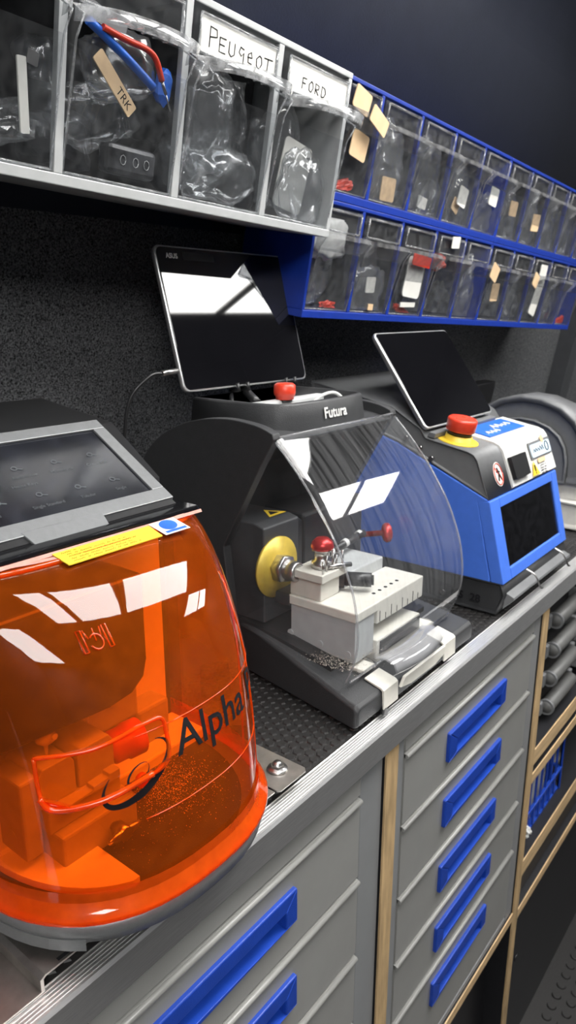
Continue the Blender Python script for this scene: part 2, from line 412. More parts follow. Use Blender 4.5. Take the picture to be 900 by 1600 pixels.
def handle(x0, x1, z0, z1, par):
    h = MB(); yo = YC - .005; yi = YC + .003
    prs = [[(x0, z0), (x0, z1 - .004), (x0 + .03, z1), (x1, z1 + .002)], ]
    it, ib = z1 - .018, z0 + .004
    il, ir = x0 + .024, x1 - .018
    # frame strips, chamfered corners
    h.prism([(x0, z0 - .002), (il, ib), (il, it), (x0, z1)], yo, yi, .0015, 'y')
    h.prism([(x0, z1), (il, it), (ir, it), (x1, z1)], yo, yi, .0015, 'y')
    h.prism([(x1, z0 + .004), (x1, z1), (ir, it), (ir, ib)], yo, yi, .0015, 'y')
    h.prism([(x0, z0 - .002), (x1, z0 + .004), (ir, ib), (il, ib)], yo, yi, .0008, 'y')
    # scooped cup going into the drawer
    cup = [(YC, ib), (YC + .006, ib - .0005), (YC + .016, ib + .004), (YC + .022, ib + .012), (YC + .022, it)]
    h.loft([[(il - .001, *p) for p in cup], [(ir + .001, *p) for p in cup]], cap=False, closed=False)
    for xx in (il - .001, ir + .001): h.poly([(xx, *p) for p in cup] + [(xx, YC, it)])
    h.poly([(il, YC, it), (ir, YC, it), (ir, YC + .022, it), (il, YC + .022, it)])
    h.build('handle', 'blue', par, 'blue recessed plastic handle')
def cabinet(label, x0, x1, zt, lines, dx0, dx1, hx0, hx1, zb):
    t = thing('drawer_cabinet', label, 'cabinet', ((x0 + x1) / 2, .55, zb), 'grey drawer cabinets under the worktop')
    b = MB()
    b.box((x0, YC + .001, zb), (dx0 - .002, .80, zt)); b.box((dx1 + .002, YC + .001, zb), (x1, .80, zt))
    b.box((dx0 - .002, .79, zb), (dx1 + .002, .80, zt)); b.box((dx0 - .002, YC + .001, zb), (dx1 + .002, .79, zb + .012))
    b.box((dx0 - .002, YC + .001, zt - .006), (dx1 + .002, .79, zt))
    b.build('body', 'cabgrey2', t, bevel=.0015)
    for i in range(len(lines) - 1):
        z1, z0 = lines[i], lines[i + 1] + .0045
        d = MB()
        if i == 0:
            d.box((dx0, YC, z0), (dx1, YC + .012, z1))
            d.build('fascia_panel', 'cabgrey', t); continue
        ht = z1 - .030; hb = ht - .042
        drawer_front(d, dx0, dx1, z0, z1, hx0 + .008, hx1 - .008, hb + .002, ht - .006)
        dr = d.build('drawer', 'cabgrey', t)
        handle(hx0, hx1, hb, ht, dr)
L1 = [-.041, -.071, -.180, -.290, -.395, -.497, -.648]
cabinet('grey steel drawer cabinet below the orange hooded machine', .112, .633, -.0345, L1, .155, .584, .272, .465, -.664)
L2 = [-.041, -.069, -.174, -.285, -.393, -.497, -.648]
cabinet('grey steel drawer cabinet with five blue handles between two plywood uprights', .664, 1.146, -.0345, L2, .685, 1.112, .801, .996, -.664)
def upright(x0, x1, label):
    t = thing('plywood_upright', label, 'panel', ((x0 + x1) / 2, .55, ZF), 'plywood uprights of the bench')
    MB().box((x0, .358, ZF), (x1, .3605, -.0345)).build('edge', 'ply', t, 'bare plywood front edge')
    MB().box((x0, .3605, ZF), (x1, .82, -.0345)).build('board', 'blackply', t, 'black film faced board')
upright(.635, .662, 'plywood upright board standing between the two grey drawer cabinets')
upright(1.148, 1.174, 'plywood upright board between the grey drawer cabinet and open shelving')
upright(.085, .110, 'plywood upright board at the near end of the drawer cabinets')
def rail(x0, x1, z0, z1, y1, label, name='plywood_shelf', cat='shelf', grp='plywood shelves of the bench'):
    o = thing(name, label, cat, ((x0 + x1) / 2, .55, z0), grp)
    MB().box((x0, .3585, z0), (x1, .3605, z1)).build('edge', 'plyx', o, 'bare plywood front edge'); MB().box((x0, .3605, z0), (x1, y1, z1)).build('board', 'blackply', o, 'black film faced board'); return o
rail(.6625, 1.1475, -.684, -.666, .81, 'plywood base board under the five drawer grey cabinet')
rail(.1105, .6345, -.684, -.666, .81, 'plywood base board under the cabinet below the orange machine')
for x0, x1, lb in ((.6625, 1.1475, 'black kick panel under the five drawer cabinet'), (.1105, .6345, 'black kick panel under the cabinet below the orange machine')):
    m = MB().box((x0, .40, ZF), (x1, .412, -.686)); m.cyl((x1 - .06, .40, -.78), (x1 - .06, .399, -.78), .006, 16)
    tag(m.build('kick_panel', 'blackply'), lb, 'panel', 'black kick panels')
XE = 2.2
rail(1.1745, XE, -.354, -.322, .80, 'upper plywood shelf carrying the black storage cases')
rail(1.1745, XE, -.394, -.374, .80, 'thin plywood shelf just below the case shelf')
rail(1.1745, XE, -.600, -.566, .80, 'plywood shelf carrying the blue basket of bottles')
rail(1.1745, XE, -.700, -.680, .80, 'lowest plywood shelf above the tall black panel')
for z0, z1, lb in ((-.679, -.601, 'narrow black panel between the two lowest plywood shelves'), (ZF, -.701, 'tall black panel below the lowest plywood shelf down to the floor')):
    m = MB().box((1.1745, .372, z0), (XE, .384, z1))
    if z0 < -1: m.cyl((1.24, .372, -.86), (1.24, .370, -.86), .008, 16)
    tag(m.build('black_panel', 'blackply'), lb, 'panel', 'black panels under the shelving')
upright(XE, XE + .026, 'plywood upright board at the far end of the open shelving')

# black storage cases with grey round fronts
CW = ['topmost', 'second', 'third', 'lowest']
for col_, (cx0, cx1, cn) in enumerate(((1.24, 1.47, 'beside the plywood upright'), (1.485, 1.72, 'deeper along the shelf'))):
    for k in range(4):
        z1 = -.0795 - k * .0605; z0 = z1 - .0595
        t = thing('storage_case', f'black storage case with grey round handle, {CW[k]} of the stack {cn}', 'case', ((cx0 + cx1) / 2, .5, z0), 'stacked black storage cases')
        MB().box((cx0, .403, z0), (cx1, .74, z1 - .001), .003).build('body', 'black', t)
        for s in (cx0 + .03, cx1 - .03):
            b = MB(); b.box((s - .008, .382, z0 + .016), (s + .008, .405, z1 - .016), .003); b.build('bracket', 'midgrey', t)
        h = MB(); h.lathe((cx0 + .038, .379, (z0 + z1) / 2), (1, 0, 0), [(.001, 0), (.012, .002), (.0138, .006), (.0138, cx1 - cx0 - .082), (.012, cx1 - cx0 - .078), (.001, cx1 - cx0 - .076)], 20)
        hd = h.build('handle', 'handlegrey', t, 'grey round bar handle')
        c = MB(); c.cyl((cx0 + .040, .379, (z0 + z1) / 2), (cx0 + .046, .379, (z0 + z1) / 2), .0158, 18); c.build('collar', 'midgrey', hd)
# blue basket with bottles
t = thing('plastic_basket', 'blue slatted plastic basket of small bottles on the shelf', 'basket', (1.33, .5, -.566))
b = MB(); bx0, bx1, by0, by1, bz0, bz1 = 1.19, 1.44, .38, .60, -.565, -.425
b.box((bx0, by0, bz0), (bx1, by1, bz0 + .004))
for q in range(9):
    x = bx0 + (bx1 - bx0) * q / 8; b.box((x - .003, by0, bz0), (x + .003, by0 + .003, bz1)); b.box((x - .003, by1 - .003, bz0), (x + .003, by1, bz1))
for q in range(10):
    y = by0 + (by1 - by0) * q / 9; b.box((bx0, y - .003, bz0), (bx0 + .003, y + .003, bz1)); b.box((bx1 - .003, y - .003, bz0), (bx1, y + .003, bz1))
b.build('slats', 'blue', t)
r = MB()
for lo, hi in (((bx0 - .003, by0 - .003), (bx1 + .003, by0 + .004)), ((bx0 - .003, by1 - .004), (bx1 + .003, by1 + .003)), ((bx0 - .003, by0), (bx0 + .004, by1)), ((bx1 - .004, by0), (bx1 + .003, by1))):
    r.box((*lo, bz1 - .004), (*hi, bz1 + .010), .002); r.box((*lo, bz0 + .05), (*hi, bz0 + .056), .001)
r.build('rim', 'blue', t)
BOT = [(1.216, .408, 'white', 'next to the plywood upright'), (1.252, .410, 'red', 'second along the basket front'), (1.29, .405, 'black', 'third along the basket front'), (1.33, .41, 'white', 'fourth along the basket front'), (1.37, .408, 'lightgrey', 'fifth along the basket front'), (1.235, .455, 'black', 'behind the front row')]
for x, y, c, w in BOT:
    cn = {'white': 'white', 'red': 'red', 'black': 'black', 'lightgrey': 'grey'}[c]
    t = thing('small_bottle', f'small bottle with {cn} cap in the blue basket, {w}', 'bottle', (x, y, -.561), 'bottles in the blue basket')
    MB().lathe((x, y, -.561), (0, 0, 1), [(.001, 0), (.014, .001), (.015, .004), (.015, .085), (.007, .098), (.007, .104)], 18).build('body', 'lightgrey', t)
    MB().lathe((x, y, -.459), (0, 0, 1), [(.001, 0), (.009, .0005), (.009, .022), (.007, .024), (.001, .0245)], 18).build('cap', c, t)
o = MB().blob((1.183 + .0, .375, -.520), (.016, .014, .045), 5, .4, 2, 4); o = o.build('plastic_bag', 'white')
o.location.x += .016; tag(o, 'crumpled white plastic bag standing on the basket shelf by the upright', 'bag')
m = MB(); m.lathe((1.47, .42, -.5655), (0, 0, 1), [(.001, 0), (.03, .001), (.034, .006), (.034, .05), (.03, .055), (.001, .056)], 24)
t = thing('tape_tin', 'dark round tin with a pale lid spot beside the blue basket', 'tin', (1.49, .42, -.566))
m.build('body', 'charcoal', t); MB().cyl((1.47, .42, -.5096), (1.47, .42, -.5085), .012, 16).build('lid_badge', 'white', t)

# ------------------------------------------------------------------ tilt-bin cabinets on the leaning wall
TX = R(2.0)
Xb = Vector((math.cos(TX), 0, -math.sin(TX)))
Ub = Vector((0, -math.sin(LN), math.cos(LN))); Ub = (Ub - Xb * Ub.dot(Xb)).normalized()
Nb = Ub.cross(Xb).normalized()
def bin_frame(d):
    Mx = Matrix.Identity(4)
    o = CAM + Nb * d
    for i in range(3): Mx[i][0] = Xb[i]; Mx[i][1] = Nb[i]; Mx[i][2] = Ub[i]; Mx[i][3] = o[i]
    return Mx
def bmb(d): q = MB(); q.T = bin_frame(d); return q
def tilt_cabinet(label, d, a0, b0, nb, pitch, H, depth, fm, cm, cm2, rail_b, wall_t, grp, ledge):
    Mx = bin_frame(d)
    c = Mx @ Vector((a0 + nb * pitch / 2, depth / 2, b0))
    t = thing('tilt_bin_cabinet', label, 'storage cabinet', c, grp)
    a1 = a0 + nb * pitch; b1 = b0 + H
    f = bmb(d)
    f.box((a0, 0, b0), (a1, depth, b0 + rail_b), .001); f.box((a0, 0, b1 - wall_t), (a1, depth, b1), .001)
    k_ = bmb(d); k_.box((a0, depth - .003, b0), (a1, depth, b1)); k_.build('back_panel', 'binback', t)
    for k in range(nb + 1):
        w = wall_t if k in (0, nb) else wall_t * 1.3
        x = a0 + k * pitch; lo = x if k == 0 else (x - w if k == nb else x - w / 2)
        f.box((lo, .0005, b0 + rail_b), (lo + w, depth - .003 if k in (0, nb) else .008, b1 - wall_t), .0006)
    f.build('frame', fm, t)
    bins = []
    for k in range(nb):
        x0 = a0 + k * pitch + wall_t * .65 + .0015; x1 = a0 + (k + 1) * pitch - wall_t * .65 - .0015
        lo, hi = b0 + rail_b + .002, b1 - wall_t - .002; h = hi - lo
        B = lambda v: lo + v * h
        g = bmb(d); ins = .004
        fr = [(.003, B(0)), (-.010, B(.60))]                     # sloping front pane
        g.loft([[(x0, *p) for p in fr], [(x1, *p) for p in fr]], cap=False, closed=False)
        sec = [(.003, B(0)), (-.010, B(.60)), (-.020, B(.70)), (-.010, B(.735)), (-.003, B(.745)), (-.001, B(.99)), (depth * .45, B(.97)), (depth - .02, B(.55)), (depth - .008, B(0))]
        for xx in (x0, x1): g.poly([(xx, *p) for p in sec])
        g.poly([(x0, .003, B(0)), (x1, .003, B(0)), (x1, depth - .008, B(0)), (x0, depth - .008, B(0))])
        g.poly([(x0, -.003, B(.745)), (x1, -.003, B(.745)), (x1, -.001, B(.99)), (x0, -.001, B(.99))])
        bo = g.build('bin', cm, t)
        e = bmb(d)                                                # moulded pull ledge
        if ledge == 'round':
            n = 14; top, bot = [], []
            for i in range(n + 1):
                u = -1 + 2 * i / n; y = -.003 - .050 * math.sqrt(max(0, 1 - abs(u) ** 2.4)) - .004
                top.append((x0 + (x1 - x0) * (i / n), y, B(.735)))
            for i in range(n + 1):
                p = top[i]; bot.append((p[0], p[1] + .0015, p[2] - .011))
            e.loft([[(p[0], -.003, p[2] + .003) for p in top], top, bot], cap=False, closed=False)
            e.loft([[(p[0], p[1], p[2]) for p in top], [(p[0], p[1] + .003, p[2] + .001) for p in top]], cap=False, closed=False)
            for q in range(6):                                    # raised rib pattern under the ledge
                xa = x0 + (x1 - x0) * (.22 + .1 * q)
                e.box((xa, -.030 + .002 * abs(q - 2.5), B(.735) - .0015), (xa + .002, -.012, B(.735) - .0002)); e.box((xa, -.022, B(.735) - .0015), (xa + .010, -.020, B(.735) - .0002))
        else:
            pts = [(x0, -.003), (x0 + .006, -.026), (x1 - .006, -.026), (x1, -.003)]
            e.loft([[(p[0], p[1], B(.745)) for p in pts], [(p[0], p[1], B(.70)) for p in pts], [(p[0] , max(p[1] * .45, -.0115), B(.575)) for p in pts]], cap=False, closed=False, smooth=False)
            e.poly([(p[0], p[1], B(.745)) for p in pts])
        e.build('pull_ledge', cm2, bo)
        s = bmb(d); q = .0022                                     # thick moulded edges that catch the light
        s.tube([(x0, .003, B(0)), (x1, .003, B(0))], .0012, 6, False)
        s.tube([(x0, .003, B(0)), (x0, -.010, B(.60)), (x0, -.02, B(.70)), (x0, -.003, B(.745))], .0011, 6, False)
        s.tube([(x1, .003, B(0)), (x1, -.010, B(.60)), (x1, -.02, B(.70)), (x1, -.003, B(.745))], .0011, 6, False)
        hx0, hx1, hz0, hz1 = x0 + .006, x1 - .006, B(.775), B(.965)
        for p0, p1 in (((hx0, hz0), (hx1, hz0)), ((hx1, hz0), (hx1, hz1)), ((hx1, hz1), (hx0, hz1)), ((hx0, hz1), (hx0, hz0))):
            s.tube([(p0[0], -.004, p0[1]), (p1[0], -.004, p1[1])], .0016, 6, False)
        s.build('label_holder', cm2, bo)
        bins.append((bo, x0, x1, lo, hi, h))
    return t, bins
DG, DB = .62, .65
tg, gb = tilt_cabinet('large grey four bin tilt cabinet with clear bins, two handwritten cards', DG, .2825, .0275, 4, .1425, .198, .165, 'frame_grey', 'clear', 'clear2', .010, .007, 'tilt bin cabinets on the wall', 'round')
rows = []
for r_, (b0, H, wd) in enumerate(((.0795, .155, 'upper'), (-.084, .1632, 'lower'))):
    for u_ in (0, 1):
        lab = f'{wd} blue five bin cabinet ' + ('next to the grey cabinet' if u_ == 0 else 'towards the dark end wall')
        t, b = tilt_cabinet(lab, DB, .8575 + u_ * .594, b0, 5, .1186, H, .132, 'binblue', 'clearb', 'clearb2', .011, .0055, 'tilt bin cabinets on the wall', 'band')
        rows.append(b)
upper = rows[0] + rows[1]; lower = rows[2] + rows[3]

# handwritten cards on the grey cabinet
LET = {'P': [[(0, 0), (0, 1), (.5, .95), (.55, .6), (0, .5)]], 'E': [[(.5, .7), (0, .7), (0, 0), (.5, 0)], [(0, .36), (.4, .36)]],
       'U': [[(0, .7), (0, .15), (.2, 0), (.45, .15), (.45, .7)]], 'g': [[(.45, .62), (.15, .68), (.05, .4), (.25, .25), (.45, .45), (.45, -.15), (.2, -.25)]],
       'e': [[(0, .35), (.4, .38), (.3, .65), (.05, .5), (.08, .1), (.4, .08)]], 'O': [[(.25, .68), (0, .45), (.05, .1), (.3, 0), (.5, .3), (.42, .6), (.25, .68)]],
       'T': [[(-.1, .68), (.65, .72)], [(.25, .68), (.22, 0)]], 'F': [[(0, 0), (0, .7), (.45, .7)], [(0, .38), (.35, .38)]],
       'R': [[(0, 0), (0, .68), (.42, .6), (.38, .36), (0, .34), (.42, 0)]], 'D': [[(0, 0), (0, .68), (.35, .6), (.5, .3), (.3, .03), (0, 0)]]}
def card(bin_, word, sz, u0):
    bo, x0, x1, lo, hi, h = bin_
    c = bmb(DG); c.box((x0 + .007, -.0032, lo + .78 * h), (x1 - .007, -.0024, lo + .96 * h))
    cd = c.build('label_card', 'paper', bo, 'white card with handwritten capitals')
    w = bmb(DG); x = x0 + u0
    for ch in word:
        for st in LET[ch]: w.tube([(x + p[0] * sz, -.0034, lo + .815 * h + p[1] * sz) for p in st],   .0006, 5, False)
        x += sz * .78
    w.build('handwriting', 'ink', cd, 'pen lettering')
card(gb[2], 'PEUgeOT', .0185, .020); card(gb[3], 'FORD', .0165, .033)

# contents
def B3(bn, u, v): bo, x0, x1, lo, hi, h = bn; return x0 + (x1 - x0) * u, lo + h * v
def fnB(bn, d, u, v, n, ang=0.):
    a, b = B3(bn, u, v); Mx = bin_frame(d); ca, sa = math.cos(R(ang)), math.sin(R(ang))
    o = Mx @ Vector((a, n, b)); ux = (Xb * ca + Ub * sa); vx = (Ub * ca - Xb * sa)
    return lambda p, q, k=0.: o + ux * p + vx * q - Nb * (.0006 + k)
def lump(name, label, cat, bn, d, u, v, n, sz, seed, m, amp=.35, freq=2.2, sub=3, grp=None, smooth=False):
    a, b = B3(bn, u, v); q = bmb(d)
    q.blob((a, n, b), sz, seed, amp, freq, sub, Matrix.Rotation(math.sin(seed * 9.1) * .3, 3, 'Y'), smooth)
    iv = q.T.inverted(); dep = .163 if d == DG else .115           # pressed against pane, dividers and bin floor
    bo, x0, x1, lo, hi, h = bn
    for v in q.bm.verts:
        p = iv @ v.co; w_ = (p.z - lo) / h
        p.x = min(max(p.x, x0 + .003), x1 - .003); p.z = min(max(p.z, lo + .0025), lo + .9 * h)
        w_ = (p.z - lo) / h
        p.y = min(max(p.y, .003 - .013 * min(w_, .6) / .6 + .003), dep - .02)
        v.co = q.T @ p
    return tag(q.build(name, m), label, cat, grp)
def tagcard(name, label, cat, bn, d, u, v, n, w, h, ang, m, grp=None, t=.0009, text=None, m2='ink'):
    fn = fnB(bn, d, u, v, n, ang); q = MB(); slab(q, fn, -w / 2, w / 2, -h / 2, h / 2, t, 0, min(w, h) * .12)
    if text:
        th = thing(name, label, cat, fn(0, 0), grp); q.build('sheet', m, th)
        x = MB(); put_text(x, text[0], text[1], lambda p, r, k: fn(p, r, t + .0002 + k), text[2], text[3]); x.build('print', m2, th)
        return th
    return tag(q.build(name, m), label, cat, grp)
G2 = 'packed contents of the grey cabinet bins'
# bin next to the frame's cut-off end
bn = gb[0]
w0 = 'in the grey cabinet bin with the white paper roll'
th = thing('relay_box', 'black relay module with faint print ' + w0, 'module', bin_frame(DG) @ Vector((*B3(bn, .42, .1),)).to_3d() if False else bin_frame(DG) @ Vector((B3(bn, .45, .3)[0], .03, B3(bn, .45, .3)[1])), G2)
q = bmb(DG); a, b = B3(bn, .42, .38); q.box((a - .04, .03, b - .028), (a + .036, .06, b + .03), .003); q.build('body', 'fobd', th)
x = MB(); fn = fnB(bn, DG, .42, .38, .03, 78); put_text(x, 'CE 01 4P', .008, fn, -.02, -.004); put_text(x, '433 92', .006, fn, -.02, -.014); x.build('print', 'lightgrey', th)
q = bmb(DG); a, b = B3(bn, .26, .16); q.lathe((a - .004, .038, b + .016), (.75, -.25, -.5), [(.010, -.02), (.021, -.02), (.021, .024), (.010, .024)], 24)
th = thing('paper_roll', 'white roll of printed labels lying in the cut off grey bin', 'label roll', bin_frame(DG) @ Vector((a, .034, b)), G2)
q.build('roll', 'paper', th)
tagcard('wooden_stick', 'pale flat stick standing in the grey bin with the label roll', 'stick', bn, DG, .78, .30, .005, .0085, .058, 5, 'paper', G2, .0015)
tagcard('wooden_stick', 'short pale clip leaning beside the black relay module', 'clip', bn, DG, .60, .43, .012, .006, .034, 8, 'paper', G2, .0015)
tagcard('square_chip', 'small silver square chip above the pale flat stick', 'chip', bn, DG, .84, .47, .004, .011, .011, -10, 'steel', G2)
lump('plastic_bag', 'crumpled clear bag at the bottom of the bin with the pale stick', 'bag', bn, DG, .62, .14, .03, (.045, .025, .022), 3.3, 'bagd', grp=G2, sub=4)
# second bin
bn = gb[1]
for k, (u, v, sz, sd, m_, lb) in enumerate(((.5, .58, (.04, .02, .026), 1.2, 'bagd', 'long clear bag under the blue strip in the bin with the test lead'),
                                            (.47, .33, (.05, .022, .026), 2.6, 'bag', 'crumpled clear bag above the black remote in the bin with the test lead'),
                                            (.16, .42, (.022, .02, .036), 4.1, 'bagd', 'narrow clear bag against the divider in the bin with the test lead'))):
    lump('plastic_bag', lb, 'bag', bn, DG, u, v, .012 + .03 * k, (sz[0] * 1.1, .012, sz[2] * 1.2), sd, m_, .3, 1.4, 4, G2, True)
lump('grey_remote', 'dark grey soft pouch behind the tag lettered strip', 'pouch', bn, DG, .42, .60, .105, (.045, .012, .02), 5.2, 'fobd', .12, 1.5, 3, G2, True)
lump('dark_keys', 'dark heap of keys at the bottom behind the crumpled bag', 'keys', bn, DG, .45, .2, .108, (.05, .016, .03), 5.9, 'fobd', .3, 2, 3, G2)
q = bmb(DG); a, b = B3(bn, .68, .13)
th = thing('car_remote', 'black car remote with white button marks lying in the bin with the test lead', 'remote', bin_frame(DG) @ Vector((a, .02, b)), G2)
q.box((a - .032, .012, b - .014), (a + .03, .03, b + .014), .005); q.build('body', 'fobd', th)
x = MB(); fn = fnB(bn, DG, .68, .13, .0118, 0)
for k in (-.014, .002, .016):
    ring = [(k + .0035 * math.cos(R(t_)), .0045 * math.sin(R(t_))) for t_ in range(0, 361, 45)]
    x.tube([fn(*p) for p in ring], .0004, 4, False)
x.build('button_mark', 'lightgrey', th)
tagcard('paper_strip', 'pale strip of tape lettered TRK stuck across clear bags', 'tape strip', bn, DG, .37, .47, -.003, .058, .0135, -42, 'tan', G2, .0008, ('TRK', .011, .004, -.004))
q = bmb(DG); fr_ = lambda u, v, n: (B3(bn, u, v)[0], n, B3(bn, u, v)[1])
q.tube([fr_(.14, .71, .0), fr_(.32, .66, .0), fr_(.54, .59, .0), fr_(.74, .52, .0)], .0042, 8)
tag(q.build('blue_strip', 'labelblue'), 'blue cable strip lying over the clear bags under the ledge', 'cable', G2)
th = thing('test_lead', 'red test lead with a bare metal tip in the grey cabinet', 'test lead', bin_frame(DG) @ Vector(fr_(.6, .68, -.004)), G2)
q = bmb(DG); q.tube([fr_(.24, .70, -.004), fr_(.44, .685, -.004), fr_(.62, .68, -.004), fr_(.72, .65, -.004), fr_(.80, .56, -.003)], .003, 8); q.build('lead', 'red', th)
q = bmb(DG); q.cyl(fr_(.80, .56, -.003), fr_(.855, .505, -.002), .0016, 8); q.cyl(fr_(.855, .505, -.002), fr_(.92, .43, -.001), .0008, 8); q.build('tip', 'steel', th, 'bare metal tip')
lump('blue_clip', 'bright blue plastic clip beside the test lead tip', 'clip', bn, DG, .91, .55, .012, (.009, .008, .018), 7.7, 'labelblue', .3, 2, 2, G2)
tagcard('battery_pack', 'ribbed dark pack tucked up under the bin ledge', 'pack', bn, DG, .32, .76, .012, .05, .014, -12, 'midgrey', G2, .004)
# third and fourth
for k_, (u_, v_, w_) in enumerate(((.45, .3, 'in the grey bin with the label roll'), (.5, .3, 'in the bin with the longer handwritten card'), (.62, .3, 'in the bin with the shorter handwritten card'))):
    lump('key_part', 'dark heap of key parts at the back ' + w_, 'key parts', gb[(0, 2, 3)[k_]], DG, u_, v_, .128, (.05, .014, .05), 3.3 + k_, 'fobd', .4, 2, 3, G2)
bn = gb[2]
wl = 'in the bin with the longer handwritten card'
for u, v, n, sz, sd, m_, lb in ((.25, .45, .012, (.034, .02, .05), 2.2, 'bag', 'tall clear bag against the divider ' + wl), (.65, .48, .037, (.034, .02, .045), 3.9, 'bagd', 'clear bag leaning in the middle ' + wl),
                            (.5, .17, .012, (.05, .02, .026), 6.6, 'bag', 'crumpled clear bag at the bottom ' + wl), (.66, .27, .062, (.045, .02, .03), 1.9, 'bagd', 'clear bag pressed behind the others ' + wl)):
    lump('plastic_bag', lb, 'bag', bn, DG, u, v, n, (sz[0] * 1.4, .0118, sz[2] * 1.2), sd, m_, .32, 1.4, 4, G2, True)
for u, v, sd, lb in ((.22, .45, 1.1, 'dark key fob in the tall clear bag ' + wl), (.62, .45, 2.3, 'dark key fob in the middle bag ' + wl), (.52, .17, 3.7, 'dark key fob in the lowest bag ' + wl), (.78, .26, 4.9, 'dark key fob near the far divider ' + wl)):
    lump('key_fob', lb, 'key fob', bn, DG, u, v, .095, (.030 if u < .7 else .016, .012, .028), sd, 'fobd', .25, 2, 3, G2, True)
bn = gb[3]; wl = 'in the bin with the shorter handwritten card'
for u, v, n, sz, sd, m_, lb in ((.42, .42, .04, (.042, .022, .05), 8.2, 'bag', 'big clear bag filling the upper part ' + wl), (.6, .22, .013, (.036, .018, .04), 9.4, 'bag', 'shiny crumpled bag at the front ' + wl)):
    lump('plastic_bag', lb, 'bag', bn, DG, u, v, n, (sz[0] * 1.35, .0118, sz[2] * 1.25), sd, m_, .35, 1.4, 4, G2, True)
lump('key_fob', 'dark key fob at the bottom ' + wl, 'key fob', bn, DG, .24, .17, .075, (.030, .012, .030), 2.9, 'fobd', .25, 2, 3, G2, True)
tagcard('folded_paper', 'white folded paper inside the shiny bag ' + wl, 'paper', bn, DG, .56, .30, .0262, .058, .082, -8, 'paper', G2)
# blue cabinets
G3 = 'packed contents of the blue cabinet bins'
ORD = ['first', 'second', 'third', 'fourth', 'fifth', 'sixth', 'seventh', 'eighth', 'ninth', 'tenth']
def where(r_, k): return f'in the {ORD[k]} bin of the {"upper" if r_ == 0 else "lower"} blue row'
def bbag(r_, k, u=.5, v=.35, sz=(.032, .02, .042), m_='bag', lb='crumpled clear bag', n=.017, name='plastic_bag'):
    m_ = {'bag': 'bagb', 'bagd': 'bag'}.get(m_, m_); th_ = .008 if n > .03 else .010
    bn = (upper, lower)[r_][k]; lump(name, f'{lb} {where(r_, k)}', 'bag', bn, DB, u, v, n, (sz[0] * 1.55, th_, sz[2] * 1.5), r_ * 31 + k * 2.7 + u * 3, m_, .35, 1.5, 4, G3, True)
def bdark(r_, k, u=.5, v=.18, sz=(.035, .03, .024), m_='fob', lb='dark heap of key parts', nm='key_part'):
    bn = (upper, lower)[r_][k]; lump(nm, f'{lb} {where(r_, k)}', 'key parts', bn, DB, u, v, .010 if m_ == 'red' else .062, (sz[0] * (1 if m_ == 'red' else 1.35), .005 if m_ == 'red' else .016, sz[2] * (1 if m_ == 'red' else 1.8)), r_ * 17 + k * 3.1 + u, m_, .4, 2.5, 3, G3)
def btag(r_, k, u, v, w=.034, h=.026, ang=0, m_='tan', n=-.002, lb=None):
    bn = (upper, lower)[r_][k]; cn = lb or {'tan': 'tan paper tag', 'paper': 'white paper tag', 'red': 'red tag'}[m_]
    tagcard('paper_tag', f'{cn} {where(r_, k)}', 'tag', bn, DB, u, v, n, w, h, ang, m_, G3)
btag(0, 0, .45, .86, .04, .028, -12, n=-.008, lb='tan tag stuck on the label holder'); btag(0, 0, .6, .70, .045, .022, -20, n=-.030, lb='tan tag stuck on the pull ledge')
btag(0, 0, .48, .45, .04, .034, -8, n=-.012, lb='torn tan tag stuck on the front'); bdark(0, 0, .5, .2)
bdark(0, 0, .45, .05, (.035, .015, .009), 'red', 'red plastic bits', 'plastic_bits')
bbag(0, 1, .5, .38, (.034, .02, .05)); btag(0, 1, .5, .16, .04, .034, 2, n=.006, lb='pale tan paper low down'); bbag(0, 2, .5, .4, (.04, .02, .05), 'bagd'); btag(0, 2, .5, .14, .03, .018, -5, 'paper', .01, 'small pale box label')
bdark(0, 2, .6, .1, (.03, .025, .012))
btag(0, 3, .52, .34, .034, .032, -8, 'paper', -.001, 'creased white tag'); btag(0, 3, .42, .22, .026, .022, -20, 'tan', .004, 'tan scrap below the white tag'); bbag(0, 3, .5, .3, (.035, .02, .045), 'bagd'); bdark(0, 3)
btag(0, 4, .5, .47, .036, .032, -4, 'paper', -.006); bbag(0, 4, .5, .22, (.036, .02, .032)); bdark(0, 4, .5, .12)
btag(0, 5, .42, .42, .036, .028, 2); bdark(0, 5, .5, .2, (.04, .03, .03)); bbag(0, 5, .5, .3, (.034, .02, .04), 'bagd')
btag(0, 6, .55, .34, .04, .034, 4); bbag(0, 6, .5, .35); bdark(0, 6)
for k in (7, 8, 9): bdark(0, k, .5, .22, (.04, .03, .032)); bbag(0, k, .5, .38, (.036, .02, .045), 'bagd')
bbag(1, 0, .4, .42, (.036, .02, .042), 'bag', 'white crumpled bag', .037); bdark(1, 0, .5, .2); bdark(1, 0, .62, .04, (.02, .02, .008), 'red', 'red plastic piece', 'plastic_bits'); bbag(1, 0, .45, .72, (.032, .012, .024), 'white', 'white cloth bag', .017)
btag(1, 1, .4, .30, .026, .024, 3, 'paper', .0, 'small white box label'); bbag(1, 1, .5, .2, (.04, .02, .03)); bbag(1, 1, .6, .5, (.03, .02, .03), 'bagd', 'thin clear bag', .037); btag(1, 1, .5, .06, .014, .01, 0, 'tan', .0, 'round tan sticker')
btag(1, 2, .48, .44, .058, .066, -3, 'paper', -.004, 'large white card'); btag(1, 2, .5, .64, .062, .018, -3, 'red', -.012, 'red card header'); btag(1, 2, .5, .12, .05, .008, 2, 'paper', .0, 'thin white strip'); bdark(1, 2, .5, .04, (.03, .02, .008), 'red', 'red plastic bits', 'plastic_bits')
